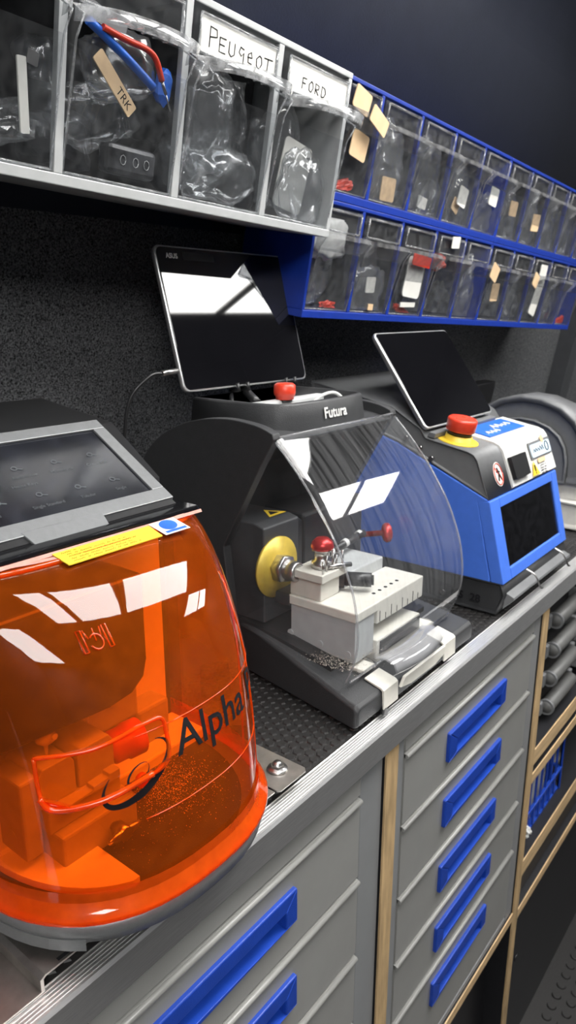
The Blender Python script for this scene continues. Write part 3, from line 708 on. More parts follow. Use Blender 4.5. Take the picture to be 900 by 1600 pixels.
bdark(1, 3, .5, .25, (.042, .03, .035)); lump('red_cap', 'red rounded cap high ' + where(1, 3), 'cap', lower[3], DB, .55, .66, .03, (.02, .02, .016), 3.3, 'red', .3, 2, 3, G3); btag(1, 3, .5, .93, .03, .02, 5, 'paper', -.008, 'white tag on the label holder')
bbag(1, 4, .5, .35, (.03, .02, .05)); bdark(1, 4, .5, .12); btag(1, 4, .85, .66, .034, .03, -20, 'tan', -.026, 'tan tag on the pull ledge')
btag(1, 5, .45, .40, .036, .036, 3); bdark(1, 5, .5, .2, (.04, .03, .035))
bdark(1, 6, .5, .18, (.04, .03, .03)); bbag(1, 6, .5, .28, (.022, .02, .04), 'bagd'); btag(1, 6, .75, .66, .03, .028, -18, 'tan', -.026, 'tan tag on the pull ledge')
btag(1, 7, .5, .42, .04, .085, -12, 'paper', -.002, 'long white torn label'); btag(1, 7, .4, .80, .04, .034, 0, 'paper', -.008, 'white tag on the label holder'); bdark(1, 7)
bdark(1, 8, .5, .2, (.04, .03, .03)); bbag(1, 8, .5, .36, (.034, .02, .04), 'bagd'); bdark(1, 9, .5, .2); bdark(1, 9, .5, .05, (.03, .02, .012), 'red', 'red plastic bits', 'plastic_bits')

# ------------------------------------------------------------------ orange hooded key machine
AX, AW = .319, .122
def plan(yf, w, yE=.46, yb=.57, n=2.4, ns=28):
    """open outline of the hood at one height, from the back of one side round the front to the other"""
    pts = [(AX - w, yb), (AX - w, (yb + yE) / 2)]
    for i in range(ns + 1):
        a = math.pi * (1 - i / ns); c, s = math.cos(a), math.sin(a)
        pts.append((AX + w * math.copysign(abs(c) ** (2 / n), c), yE - (yE - yf) * abs(s) ** (2 / n)))
    return pts + [(AX + w, (yb + yE) / 2), (AX + w, yb)]
HP = [(.046, .326, 0), (.07, .328, 0), (.10, .330, 0), (.13, .333, .0), (.155, .337, .0), (.18, .343, .0), (.20, .351, .0005), (.22, .362, .001), (.238, .375, .0015), (.254, .391, .0025), (.266, .407, .004), (.2735, .420, .006), (.2765, .428, .008)]
def hood_row(z):
    for (z0, y0, i0), (z1, y1, i1) in zip(HP[:-1], HP[1:]):
        if z <= z1 or z1 == HP[-1][0]:
            t = max(0, min(1, (z - z0) / (z1 - z0))); return plan(y0 + (y1 - y0) * t, AW - (i0 + (i1 - i0) * t))
def hood_pt(x, z, lift=.0):
    """point on the front of the hood at width x and height z"""
    r = hood_row(z)[2:-2]
    best = r[0]
    for (x0, y0), (x1, y1) in zip(r[:-1], r[1:]):
        if x0 <= x <= x1 and x1 > x0:
            t = (x - x0) / (x1 - x0); n = Vector((y1 - y0, -(x1 - x0), 0)).normalized()
            return Vector((x, y0 + (y1 - y0) * t, z)) + n * lift
    return Vector((best[0], best[1], z))
def hood_arc(x0, z):
    """maps arc length from x0 along the front of the hood to a point"""
    r = [p for p in hood_row(z)[2:-2]]
    L = [0]
    for a, b in zip(r[:-1], r[1:]): L.append(L[-1] + math.dist(a, b))
    s0 = next(L[i] + (x0 - r[i][0]) / (r[i + 1][0] - r[i][0]) * (L[i + 1] - L[i]) for i in range(len(r) - 1) if r[i][0] <= x0 <= r[i + 1][0])
    def f(u, lift):
        s = s0 + u
        for i in range(len(r) - 1):
            if s <= L[i + 1] or i == len(r) - 2:
                t = (s - L[i]) / (L[i + 1] - L[i]); a, b = Vector(r[i]), Vector(r[i + 1]); d = (b - a).normalized()
                q = a + (b - a) * t + Vector((d.y, -d.x)) * lift; return q
    return f
ta = thing('key_cutting_machine', 'key cutting machine with orange transparent hood and tilted touchscreen', 'key machine', (AX, .5, .015))
def grow(pl, d):
    return [(AX + (x - AX) * (1 + d / AW), y - d * (1 if y < .5 else 0)) for x, y in pl]
base = plan(.326, AW, yb=.68)
b = MB()
b.loft([[(*p, z) for p in grow(base, g)] for z, g in ((.026, -.004), (.028, .002), (.040, .005), (.0455, .003))])
b.build('base', 'silver', ta, 'silver painted base ring')
b = MB(); fb = [p for p in grow(base, -.002)]
b.loft([[(*p, z) for p in grow(base, g)] for z, g in ((.0165, -.014), (.019, -.010), (.026, -.007))])
b.build('underside', 'black', ta)
b = MB()                                                         # silver front corner skirt
ii = [i for i, p in enumerate(base) if p[0] < .235 and p[1] < .5]; sk = [grow(base, .0035)[i] for i in ii]; si = [grow(base, -.004)[i] for i in ii]
b.loft([[(*p, zz) for p in sk] for zz in (.0225, .032)] + [[(*p, zz) for p in si] for zz in (.032, .0225)], cap=False, closed=False, smooth=False); b.build('corner_skirt', 'silver', ta)
b = MB()
for x, y in ((.225, .42), (.395, .40), (.225, .62), (.395, .62)): b.cyl((x, y, .0195), (x, y, .0185), .012, 16)
b.build('foot', 'black', ta)
# black rear body with the spindle head
b = MB(); b.rounded([(.50, .046), (.68, .046), (.68, .36), (.565, .345), (.50, .30)], AX - AW + .003, AX + AW - .003, .006); bd = b.build('rear_body', 'black', ta)
b = MB(); b.box((AX - AW + .004, .4385, .2795), (AX + AW - .012, .505, .2855), .002); b.build('top_strip', 'gblack', ta)
b = MB(); b.box((AX - AW + .012, .4955, .05), (AX + AW - .012, .4995, .27)); b.build('inner_wall', 'orange_in', ta, 'light inner rear wall')
b = MB(); sl = [p for p in grow(base, -.016) if p[0] < AX - AW + .075 and p[1] < .49]; b.prism(sl + [(AX - AW + .075, sl[-1][1]), (AX - AW + .075, .4955), (AX - AW + .012, .4955)], .0455, .0535, 0, 'z'); b.box((AX - AW + .006, .45, .0455), (AX + AW - .006, .4955, .058), .002); b.build('side_shelf', 'orange_in', ta, 'light inner floor panel')
b = MB(); b.loft([[(*p, .0445) for p in grow(base, -.012) if p[1] < .53], [(*p, .0475) for p in grow(base, -.012) if p[1] < .53]], smooth=False); b.build('chip_tray', 'charcoal', ta, 'dark chip tray')
b = MB()
hd = [(.20, .157), (.305, .150), (.328, .153), (.341, .163), (.345, .178), (.345, .252), (.20, .252)]
b.prism(hd, .418, .497, .004, 'y'); hdo = b.build('spindle_head', 'black', ta, 'black spindle head')
b = MB(); b.lathe((.254, .43, .128), (0, 0, 1), [(.0004, 0), (.0012, .006), (.0018, .012), (.0045, .014), (.007, .016), (.0075, .019), (.0075, .033)], 20)
b.cyl((.2565, .4228, .149), (.257, .4208, .149), .0025, 12); b.build('cutter_spindle', 'cream', hdo, 'steel cutter chuck')
b = MB(); b.lathe((.292, .43, .140), (0, 0, 1), [(.0006, 0), (.001, .008), (.0055, .0085), (.006, .010), (.006, .014)], 20); b.build('tracer_spindle', 'cream', hdo, 'steel tracer chuck')
b = MB(); b.box((.215, .468, .095), (.372, .4965, .160), .003)
for x, z in ((.268, .104), (.305, .116), (.345, .120)):
    b.cyl((x, .468, z), (x, .4665, z), .004, 14); b.cyl((x, .4665, z), (x, .466, z), .002, 6)
b.build('carriage_plate', 'lightgrey', ta)
# clamp (vice) with jaws
vb = MB()
vb.box((.243, .402, .047), (.312, .452, .078), .002)                # stepped block
vo = vb.build('clamp_block', 'lightgrey', ta)
j = MB(); j.box((.240, .412, .078), (.305, .462, .098), .0015); j.prism([(.247, .098), (.300, .098), (.300, .106), (.290, .106), (.290, .103), (.275, .103), (.275, .100), (.247, .100)], .405, .414, .0006, 'y'); j.build('lower_jaw', 'lightgrey', vo)
j = MB()
for x0, x1 in ((.238, .269), (.2715, .305)):
    j.prism([(x0, .098), (x1, .098), (x1, .124), (x1 - .004, .130), (x0 + .004, .130), (x0, .124)], .418, .462, .001, 'y')
    j.cyl(((x0 + x1) / 2, .44, .130), ((x0 + x1) / 2, .44, .1306), .0035, 14)
j.build('upper_jaw', 'lightgrey', vo)
j = MB(); j.box((.224, .42, .060), (.239, .455, .126), .002); j.cyl((.2245, .437, .075), (.2235, .437, .075), .006, 16); j.build('side_plate', 'lightgrey', vo)
j = MB(); j.cyl((.288, .402, .062), (.288, .392, .062), .0035, 12)
j.blob((.288, .389, .062), (.016, .003, .0045), 2, .1, 1, 2, Matrix.Identity(3), True); j.cyl((.288, .398, .062), (.288, .386, .062), .006, 8); j.build('wing_screw', 'steel', vo)
j = MB(); j.lathe((.306, .434, .105), (1, -.12, 0), [(.010, 0), (.010, .006), (.014, .008), (.014, .020), (.0155, .021), (.0155, .034), (.012, .036), (.001, .0365)], 24); j.build('clamp_knob', 'red', vo, 'red ribbed clamp knob')
j = MB(); j.cyl((.318, .404, .086), (.318, .400, .086), .006, 16); j.build('push_button', 'red', vo, 'red round button')
j = MB(); j.box((.372, .470, .052), (.410, .4950, .095), .003); j.box((.352, .478, .058), (.372, .495, .085), .003); j.build('sensor_block', 'lightgrey', ta)
s = flakes(MB(), 1500, lambda: random.gauss(.362, .022), lambda: random.gauss(.42, .022), .0482, .0003, .0008)
flakes(s, 500, lambda: U(.25, .40), lambda: U(.36, .45), .0482, .0002, .0005)
s.build('brass_swarf', 'swarf', ta, 'brass coloured chips spread over the tray', 'stuff')
# hood
h = MB(); rows_ = [[(*p, z) for p in plan(y, AW - i, yb=.57 if z < .25 else .50)] for z, y, i in HP]
h.loft(rows_, cap=False, closed=False)
ho = h.build('hood', 'orange', ta, 'orange transparent hood')
h = MB()
top = plan(.428, AW - .008, yb=.50)[2:-2]
front = [(*p, .2765) for p in top if p[1] < .4385 or True]
bk = [(p[0], .439, .2805) for p in top]
h.loft([[(p[0], min(p[1], .439), .2765 + .004 * max(0, min(1, (min(p[1], .439) - .428) / .011))) for p in top], bk], cap=False, closed=False)
h.build('hood_top', 'orange', ho)
h = MB(); fl = plan(.326, AW, yb=.57)
h.loft([[(*p, z) for p in grow(fl, g)] for z, g in ((.0462, .0005), (.0462, .006), (.0475, .0072), (.051, .0068), (.054, .004), (.060, .0012))], cap=False, closed=False)
h.loft([[(*p, z) for p in grow(fl, g)] for z, g in ((.060, .0012), (.068, .0006))], cap=False, closed=False)
h.build('hood_flange', 'orange_rim', ho, 'glowing orange rim flange')
h = MB()                                                         # edge beads of the moulded acrylic
h.tube([(*p, .2772) for p in top], .0022, 6, False)
for zz in (.112, .172): h.tube([hood_pt(x, zz, .0003) for x in [AX - .05 + q * .0082 for q in range(19)]], .0004, 5, False)
h.tube([hood_pt(AX + .085 + .004 * math.sin(z * 30), z, .0003) for z in [.06 + .012 * q for q in range(16)]], .0007, 5, False)
h.tube([hood_pt(AX + .112, z, .0003) for z in [.06 + .011 * q for q in range(16)]], .0011, 5, False)
h.build('hood_bead', 'orange_rim', ho)
h = MB()
zt_ = lambda y: .2765 + .004 * max(0, min(1, (y - .428) / .011))
fb1 = [p for p in top if p[1] < .4385]; cx_ = AX
h.loft([[(p[0], p[1] + .0005, zt_(p[1]) + .0022) for p in fb1], [(cx_ + (p[0] - cx_) * .975, min(.4385, p[1] + .0042), zt_(p[1] + .004) + .0016) for p in fb1]], cap=False, closed=False)
h.loft([[(x_, .4375, .2822) for x_ in (AX - AW + .012, AX + AW - .012)], [(x_, .4340, .2806) for x_ in (AX - AW + .014, AX + AW - .014)]], cap=False, closed=False)
h.build('hood_border', 'pale_rim', ho, 'pale pinkish border of the hood top')
def hood_uv(x0, z0, lift=.0007, bow=0.):
    arcs = {}
    def f(u, v, k=0.):
        z = z0 + v + bow * u; key = round(z, 3)
        if key not in arcs: arcs[key] = hood_arc(x0, z)
        q = arcs[key](u, lift + k); return Vector((q.x, q.y, z))
    return f
x = MB(); fn = hood_uv(.299, .146, bow=-.02)
wA = put_text(x, 'Alpha Pro', .0345, fn, 0, 0, .0006); x.build('lettering', 'ink', ho, 'black word on the hood')
x = MB(); fn = hood_uv(.268, .146)
def swirl(mb, fn, rx, ry, ang, t0, t1, wmax, r0=1.):
    n = 40; A, B = [], []
    for i in range(n + 1):
        t = t0 + (t1 - t0) * i / n; w = wmax * math.sin(math.pi * (i + .15) / (n + .3)) + .0003
        for lst, q in ((A, 1 + 0), (B, 0)):
            px, py = (rx - w * (1 - q)) * math.cos(R(t)), (ry - w * (1 - q)) * math.sin(R(t))
            lst.append(fn(px * math.cos(ang) - py * math.sin(ang), px * math.sin(ang) + py * math.cos(ang)))
    mb.loft([A, B], cap=False, closed=False)
swirl(x, fn, .030, .0150, R(32), 120, 395, .0052); swirl(x, fn, .010, .006, R(40), 0, 350, .0014); 
x.build('logo_swirl', 'ink', ho, 'black swirl mark on the hood')
x = MB(); fn = hood_uv(.268, .236, .0006)                          # little clamp symbol
for sx in (-1, 1): x.tube([fn(sx * .0075, -.0065), fn(sx * .0105, -.0065), fn(sx * .0105, .0065), fn(sx * .0075, .0065), fn(sx * .0075, -.0065)], .0006, 5, False)
x.tube([fn(.0045 * math.cos(R(a)), -.0015 + .0045 * math.sin(R(a))) for a in range(200, 520, 20)], .0006, 5, False)
x.tube([fn(-.0045, .001), fn(-.006, .006)], .0005, 5, False); x.tube([fn(.0045, .001), fn(.006, .006)], .0005, 5, False); x.tube([fn(0, -.001), fn(.001, .006)], .0005, 5, False)
x.build('clamp_symbol', 'orange_rim', ho, 'embossed clamp symbol')
x = MB()                                                         # raised grip recess
pts = [(.217, .169), (.245, .172), (.280, .179), (.291, .178), (.293, .170), (.290, .148), (.270, .142), (.236, .134), (.221, .136), (.217, .142)]
fnh = lambda q, r, l=0.: hood_pt(q, r, .0012 + l)
cl = pts + [pts[0]]
x.tube([fnh(*p) for p in cl], .0016, 6, True)
x.tube([fnh(*p, .008) for p in [(.219, .146), (.224, .138), (.246, .141), (.275, .149)]], .0022, 6, True)
x.loft([[fnh(*p) for p in [(.217, .142), (.232, .134), (.25, .138), (.275, .143), (.290, .150)]], [fnh(*p, .010) for p in [(.219, .147), (.232, .140), (.25, .144), (.275, .149), (.287, .155)]]], cap=False, closed=False)
x.build('grip_recess', 'orange_rim', ho)
# warning label on the flat top band
Lf = plane_fn((.2775, .4065, .2700), (1, 0, 0), (0, .86, .51))
def hood_top_fn(u, v, k=0.):
    xx = AX + u; 
    return Vector((xx + .011, .415 + v * .023, .2722 + v * .0083 + .0012 + k))
x = MB(); nseg = 12
A = [hood_top_fn(-.050 + .088 * i / nseg, .20 + .0, .0012) for i in range(nseg + 1)]; B = [hood_top_fn(-.053 + .090 * i / nseg, .86, .0012) for i in range(nseg + 1)]
A2 = [p - Vector((0, 0, .0008)) for p in A]; B2 = [p - Vector((0, 0, .0008)) for p in B]
x.loft([A, B, B2, A2, A], cap=False, closed=False, smooth=False); lb = x.build('warning_label', 'yellow', ho, 'yellow warning label with fine print')
x = MB()
scribble(x, lambda a, b_, k: hood_top_fn(a, b_, .0010 + k), -.047, -.030, .74, .07, .00016, step=.013)
for r_ in range(4): scribble(x, lambda a, b_, k: hood_top_fn(a, b_, .0010 + k), -.044, .012 + .006 * (r_ % 2), .63 - r_ * .12, .07, .00016, step=.013)
x.build('fine_print', 'ink', lb)
x = MB(); A = [hood_top_fn(q, .16, .0012) for q in (.041, .068)]; B = [hood_top_fn(q, .92, .0012) for q in (.038, .065)]
x.poly([A[0], A[1], B[1], B[0]]); l2 = x.build('goggles_label', 'white', ho, 'white label with blue goggles sign')
x = MB(); x.poly([hood_top_fn(.0530 + .0085 * math.cos(R(a)), .62 + .28 * math.sin(R(a)), .0015) for a in range(0, 360, 20)])
x.poly([hood_top_fn(q, v, .0015) for q, v in ((.044, .22), (.066, .22), (.0655, .33), (.0435, .33))]); x.build('goggles_sign', 'labelblue', l2)
# touchscreen wedge
sA = Vector((AX - AW, .463, .2905)); uu = Vector((1, 0, 0)); vv = Vector((0, .102, .059)).normalized(); SL = .1185; SWd = .421 - (AX - AW)
sf = plane_fn(sA, uu, vv, 0)
f = MB()
def bar(u0, u1, v0, v1, t0, t1): 
    f.loft([[sf(a, b_, t0) for a, b_ in ((u0, v0), (u1, v0), (u1, v1), (u0, v1))], [sf(a, b_, t1) for a, b_ in ((u0, v0), (u1, v0), (u1, v1), (u0, v1))]], smooth=False)
bar(0, SWd, 0, .0145, -.008, 0); bar(0, SWd, SL - .013, SL, -.008, 0); bar(0, .014, .0145, SL - .013, -.008, 0); bar(SWd - .013, SWd, .0145, SL - .013, -.008, 0)
f.loft([[sf(a, b_, t) for a, b_ in ((.076, .004), (.149, .004), (.144, -.0205), (.081, -.0205))] for t in (-.006, .0003)], smooth=False)
fr = f.build('screen_frame', 'silver', ta, 'brushed grey screen frame', bevel=.0006)
x = MB(); x.loft([[sf(a, b_, t) for a, b_ in ((.014, .0145), (SWd - .013, .0145), (SWd - .013, SL - .013), (.014, SL - .013))] for t in (-.006, -.002)], smooth=False)
sc = x.build('touchscreen', 'screen_ui', ta, 'dim touchscreen with pale icons')
ui = lambda a, b_, k=0.: sf(a, b_, -.0016 + k)
for ic, (a, b_), w_ in (((.112, .074), (.104, .0615), 'Automotive'), ((.149, .0736), (.139, .0605), 'Motorcycle'), ((.186, .0744), (.1745, .0605), 'Create Cut'), (None, (.098, .0515), 'House Keys'),
                        ((.114, .0398), (.1005, .0250), 'Single Standard'), ((.150, .039), (.1445, .0250), 'Tubular'), ((.1855, .0391), (.1805, .0250), 'Single'), ((.078, .0398), (.060, .0250), 'Dimple')):
    x = MB(); put_text(x, w_, .0047, ui, a, b_)
    if ic:
        x.tube([ui(ic[0] + .0024 * math.cos(R(t_)), ic[1] + .0022 * math.sin(R(t_))) for t_ in range(0, 361, 40)], .0005, 4, False)
        x.tube([ui(ic[0] + .002, ic[1] - .0008), ui(ic[0] + .0065, ic[1] - .0025)], .0005, 4, False)
    x.build('screen_icon', 'ui', sc)
x = MB(); x.loft([[(xx, .458, .2860), (xx, .57, .345), (xx, .57, .280), (xx, .458, .280)] for xx in (AX - AW + .004, .419)], smooth=False); x.build('screen_wedge', 'black', ta)

# steel mounting plate under it
tp = thing('mounting_plate', 'bare steel mounting plate bolted under the orange machine', 'plate', (AX, .5, .0012))
m = MB()
m.prism([(.120, .0032), (.196, .0032), (.196, .0130), (.2, .0150), (.4455, .0150), (.4455, .0135), (.2005, .0135), (.1985, .0122), (.1985, .0018), (.120, .0018)], .369, .66, 0, 'y')
m.build('plate', 'plate', tp)
m = MB(); m.prism([(.4455, .398), (.448, .398), (.448, .368), (.4505, .3655), (.489, .3655), (.493, .3695), (.493, .66), (.4455, .66)], .0135, .0150, 0, 'z'); m.build('end_plate', 'plate', tp)
def bolt(x, y, z, par):
    q = MB(); q.lathe((x, y, z), (0, 0, 1), [(.001, 0), (.0095, 0), (.0105, .001), (.0098, .0024), (.006, .0034), (.0055, .0062), (.004, .0075), (.0036, .0085), (.0008, .009)], 24)
    q.cyl((x, y, z + .0026), (x, y, z + .0060), .0068, 6, smooth=False); q.build('bolt', 'steel', par, 'bright bolt head')
bolt(.474, .389, .0150, tp); bolt(.158, .385, .0032, tp)
m = MB(); m.box((.212, .371, .0151), (.222, .374, .0153)); m.build('slot', 'black', tp)

# ------------------------------------------------------------------ dark grey duplicating machine with the clear dome
FX0, FX1 = .603, .868
tf = thing('key_duplicator', 'dark grey key duplicating machine with large clear dome and cream latches', 'key machine', (.74, .55, .002))
def baseprof(x, y0, zt0): return x
b = MB()
ring = lambda z: None
def bxl(y): return .590 + (y - .375) * .17
def bxr(y): return .884 - (y - .375) * .10
ys = [.3715, .376, .45, .55, .65, .74]; zt = lambda y: .033 + (y - .3715) * .20
sec = []
for y in ys:
    zb = .006 if y > .3716 else .010; k = 0 if y > .3716 else .003
    a0, a1 = bxl(y) + k, bxr(y) - k; t_ = zt(y) - k
    sec.append([(a0, y, zb), (a1, y, zb), (a1, y, t_ - .004), (a1 - .004, y, t_), (a0 + .004, y, t_), (a0, y, t_ - .004)])
b.loft(sec, smooth=False); bo = b.build('base', 'charcoal', tf, bevel=.0015)
b = MB()
for x, y in ((.62, .39), (.85, .39), (.65, .70), (.82, .70)): b.cyl((x, y, .0008), (x, y, .007), .011, 14)
b.build('foot', 'black', tf)
# housing: rounded body behind the dome
top = [(.500, .318), (.515, .3235), (.535, .327), (.57, .329), (.61, .325), (.65, .314), (.69, .293), (.72, .262), (.738, .22), (.745, .15), (.745, .075)]
side = [(.498, .312)] + top + [(.565, .055), (.572, .12), (.578, .172), (.560, .205), (.520, .276)]
def crv(pts, n=4):
    v = [Vector(p) for p in pts]; out = []
    for i in range(len(v) - 1):
        p0, p1, p2, p3 = v[max(i - 1, 0)], v[i], v[i + 1], v[min(i + 2, len(v) - 1)]
        for k in range(n):
            t = k / n; out.append(tuple(.5 * ((2 * p1) + (p2 - p0) * t + (2 * p0 - 5 * p1 + 4 * p2 - p3) * t * t + (3 * p1 - p0 - 3 * p2 + p3) * t ** 3)))
    return out + [tuple(v[-1])]
ftop = crv(top)
fside = [(.498, .312)] + ftop + [(.565, .055), (.572, .12), (.578, .172), (.560, .205), (.520, .276)]
b = MB(); b.prism(fside, FX0, FX0 + .013).prism(fside, FX1 - .013, FX1)
b.prism([(.500, .3085)] + [(y, z - .0125) for y, z in ftop] + [(.655, .060), (.655, .24), (.63, .275), (.57, .300)], FX0 + .013, FX1 - .013)
b.build('housing', 'charcoal', tf, bevel=.006)
b = MB(); b.prism([(.430, .037), (.665, .085), (.655, .09), (.430, .0515)], FX0 + .020, FX1 - .020); b.build('chip_tray', 'black', tf)
s = flakes(MB(), 1500, lambda: U(.612, .70), lambda: random.gauss(.428, .018), .0565, .0004, .0011); s.build('metal_chips', 'dust', tf, 'metal chips lying in the tray', 'stuff')
# top bezel with tray and lettering
b = MB()
def bez(z, g): 
    return [(x, y, z) for x, y in ((.640 - g, .66), (.640 - g, .57), (.648 - g * .8, .535), (.665, .521 - g), (.72, .515 - g), (.78, .515 - g), (.815, .521 - g), (.828 + g * .8, .535), (.834 + g, .57), (.834 + g, .66))]
o_ = [bez(.300, .006), bez(.325, .003), bez(.341, 0), bez(.3435, -.002)]
i_ = [bez(.3435, -.007), bez(.318, -.009)]
b.loft(o_ + i_, cap=False, closed=True); 
b.poly(i_[-1]); bz = b.build('top_bezel', 'charcoal', tf)
b = MB()
b.loft([[(x, y, .3185) for x, y, z in bez(0, -.011)], [(x, y, .3205) for x, y, z in bez(0, -.011)]], smooth=False)
b.box((.655, .585, .3205), (.82, .60, .338), .003); b.box((.655, .548, .3205), (.662, .585, .334), .002)
b.build('tray', 'lightgrey', bz, 'light grey tray insert')
x = MB(); put_text(x, 'Futura', .0185, plane_fn((.716, .5108, .3215), (1, .0, 0), (0, .17, 1), .0006), 0, 0, .0009); x.build('lettering', 'white', bz, 'white raised letters')
b = MB(); b.lathe((.735, .588, .338), (0, 0, 1), [(.012, 0), (.012, .004), (.0135, .005), (.0145, .009), (.014, .018), (.011, .0205), (.001, .021)], 24); b.build('stop_button', 'red', tf, 'red round stop button')
b = MB(); b.lathe((.735, .588, .334), (0, 0, 1), [(.001, 0), (.010, 0), (.010, .004), (.001, .004)], 16); b.build('button_collar', 'black', tf)
tw = MB(); tw.tube([(.765, .575, .3225), (.785, .568, .338), (.805, .560, .3425), (.815, .552, .334), (.805, .545, .324)], .0022, 8)
o = tw.build('white_cable', 'white'); tag(o, 'short white cable lying in the tray behind the raised lettering', 'cable')
# dome
DP = [(.498, .3125), (.485, .300), (.462, .276), (.437, .245), (.413, .209), (.398, .178), (.388, .150), (.3825, .12), (.382, .095), (.387, .070), (.397, .047)]
q = []
for i in range(len(DP) - 1):
    p0, p1, p2, p3 = [Vector(DP[max(0, min(len(DP) - 1, i + k))]) for k in (-1, 0, 1, 2)]
    for k in range(4):
        t = k / 4; q.append(tuple(.5 * ((2 * p1) + (p2 - p0) * t + (2 * p0 - 5 * p1 + 4 * p2 - p3) * t * t + (3 * p1 - p0 - 3 * p2 + p3) * t ** 3)))
DPs = q + [DP[-1]]
dx0, dx1 = .606, .866
b = MB()
rings_ = []
cy, cz = .52, .13
for x_, s_ in ((dx0, .965), (dx0 + .002, .985), (dx0 + .006, .996), (dx0 + .012, 1), (dx1 - .012, 1), (dx1 - .006, .996), (dx1 - .002, .985), (dx1, .965)):
    rings_.append([(x_, cy + (y - cy) * s_, cz + (z - cz) * (s_ if z > .06 else 1)) for y, z in DPs])
b.loft(rings_, cap=False, closed=False); dm = b.build('dome', 'dome', tf, 'clear curved dome')
for x_ in (dx0, dx1):
    b = MB(); r_ = [(x_, cy + (y - cy) * .965, cz + (z - cz) * (.965 if z > .06 else 1)) for y, z in DPs]
    b.poly(r_ + [(x_, .44, .054), (x_, .562, .075), (x_, .574, .172), (x_, .556, .205), (x_, .516, .272)]); b.build('dome_side', 'dome', dm)
b = MB()
for x_ in (dx0 + .001, dx1 - .001):
    b.tube([(x_, cy + (y - cy) * .98, cz + (z - cz) * (.98 if z > .06 else 1)) for y, z in DPs], .0013, 6, False)
b.tube([(dx0 + .008, .397, .0465), (dx1 - .008, .397, .0465)], .0016, 6, False)
b.tube([(dx0 + .006, .499, .3135), (dx1 - .006, .499, .3135)], .0014, 6, False)
b.build('dome_rim', 'domedge', dm)
b = MB()                                                         # pull grip at the dome foot
xs_ = [.655 + .0115 * k for k in range(11)]
def gy(x): return .0075 * math.sin(math.pi * (x - .655) / .115)
prof = [(.392, .062), (.378, .066), (.364, .063), (.360, .054), (.366, .047)]
b.loft([[(x_, y - gy(x_), z) for y, z in prof] for x_ in xs_], cap=False, closed=False)
b.loft([[(x_, y - gy(x_) + .002, z - .002) for y, z in prof] for x_ in xs_], cap=False, closed=False)
b.build('pull_grip', 'domedge', dm, 'clear curved pull grip')
# cream front lip with two latches
for x0_, x1_ in ((.640, .672), (.790, .822)):
    b = MB()
    b.prism([(.395, .0415), (.372, .0362), (.3685, .0335), (.3675, .010), (.3695, .010), (.3705, .0325), (.374, .0345), (.395, .0395)], x0_, x1_, .0004)
    b.build('latch', 'cream', bo, 'cream latch plate')
    b = MB(); b.box((x0_ + .004, .3985, .043), (x1_ - .004, .42, .0475), .001); b.build('latch_catch', 'cream', bo)
b = MB(); b.prism([(.674, .024), (.684, .0345), (.788, .0345), (.789, .024), (.76, .019), (.70, .019)], .3655, .3695, .001, 'y'); b.build('front_scoop', 'cream', bo)
b = MB(); b.cyl((.643, .366, .0068), (.643, .372, .0068), .0045, 10); b.build('latch_screw', 'black', bo)
# cutter box
b = MB(); b.prism([(.53, .078), (.53, .199), (.545, .203), (.62, .203), (.62, .078)], .622, .691, .002); 
cb = b.build('cutter_box', 'charcoal', tf)
b = MB(); b.prism([(.691, .199), (.722, .177), (.722, .080), (.691, .080)], .532, .62, .002, 'y'); b.build('chamfer_cover', 'black', cb)
b = MB(); b.prism([(0, 0), (0, 0)], 0, 0) if False else b.poly([(.655, .548, .2036), (.688, .548, .2036), (.675, .575, .2036)]); wl_ = b.build('warning_sign', 'yellow', cb, 'yellow triangle warning sticker')
b = MB(); b.poly([(.6625, .553, .2039), (.6805, .553, .2039), (.6735, .566, .2039)]); b.build('triangle_mark', 'ink', wl_)
b = MB(); b.lathe((.645, .529, .146), (0, -1, 0), [(.001, -.002), (.038, -.002), (.0385, .002), (.001, .004)], 32)
cd = b.build('cutter_wheel', 'gold', cb, 'yellow toned cutter disc')
b = MB(); b.lathe((.645, .525, .146), (0, -1, 0), [(.018, 0), (.018, .012), (.017, .013), (.012, .0132), (.012, .020), (.001, .0202)], 6, ); b.lathe((.645, .515, .146), (0, -1, 0), [(.0125, 0), (.0125, .018), (.011, .020), (.007, .020), (.0065, .0175), (.003, .0175), (.003, .0195), (.0005, .0195)], 20); b.build('spindle_nut', 'steel', cd, 'steel spindle nut')
b = MB(); b.box((.640, .505, .100), (.690, .53, .116), .002); b.box((.65, .478, .122), (.70, .490, .125), .0005); b.build('guide_bracket', 'black', tf)
# vice carriage
b = MB(); b.prism([(.411, .052), (.505, .056), (.505, .106), (.411, .104)], .643, .684, .001)
for y, z in ((.42, .066), (.46, .068), (.505, .070)): b.cyl((.6432, y, z - .004), (.6415, y, z - .004), .0042, 14)
cr = b.build('carriage_block', 'lightgrey', tf, 'pale metal carriage block')
b = MB(); b.box((.641, .409, .104), (.692, .508, .116), .0015); b.box((.645, .462, .116), (.684, .508, .142), .0015); b.box((.638, .455, .142), (.690, .50, .152), .001); b.build('clamp_step', 'cream', cr)
b = MB(); b.box((.692, .412, .085), (.806, .470, .114), .0015); b.box((.684, .406, .037), (.79, .470, .068), .001); b.build('sliding_plate', 'cream', cr, 'scale engraved sliding plate')
b = MB(); b.box((.69, .4045, .0485), (.788, .407, .0655), .0005); b.build('dark_front', 'black', cr)
b = MB(); b.box((.694, .47, .08), (.80, .53, .13), .002); b.build('rear_block', 'lightgrey', cr)
b = MB()
for k in range(5): b.cyl((.712 + k * .014, .43, .1138), (.712 + k * .014, .43, .1144), .0025, 10)
for k in range(8): b.box((.698 + k * .0135, .4115, .0865), (.6986 + k * .0135, .4125, .0865 + (.008 if k % 2 else .014)))
b.build('scale_mark', 'ink', cr)
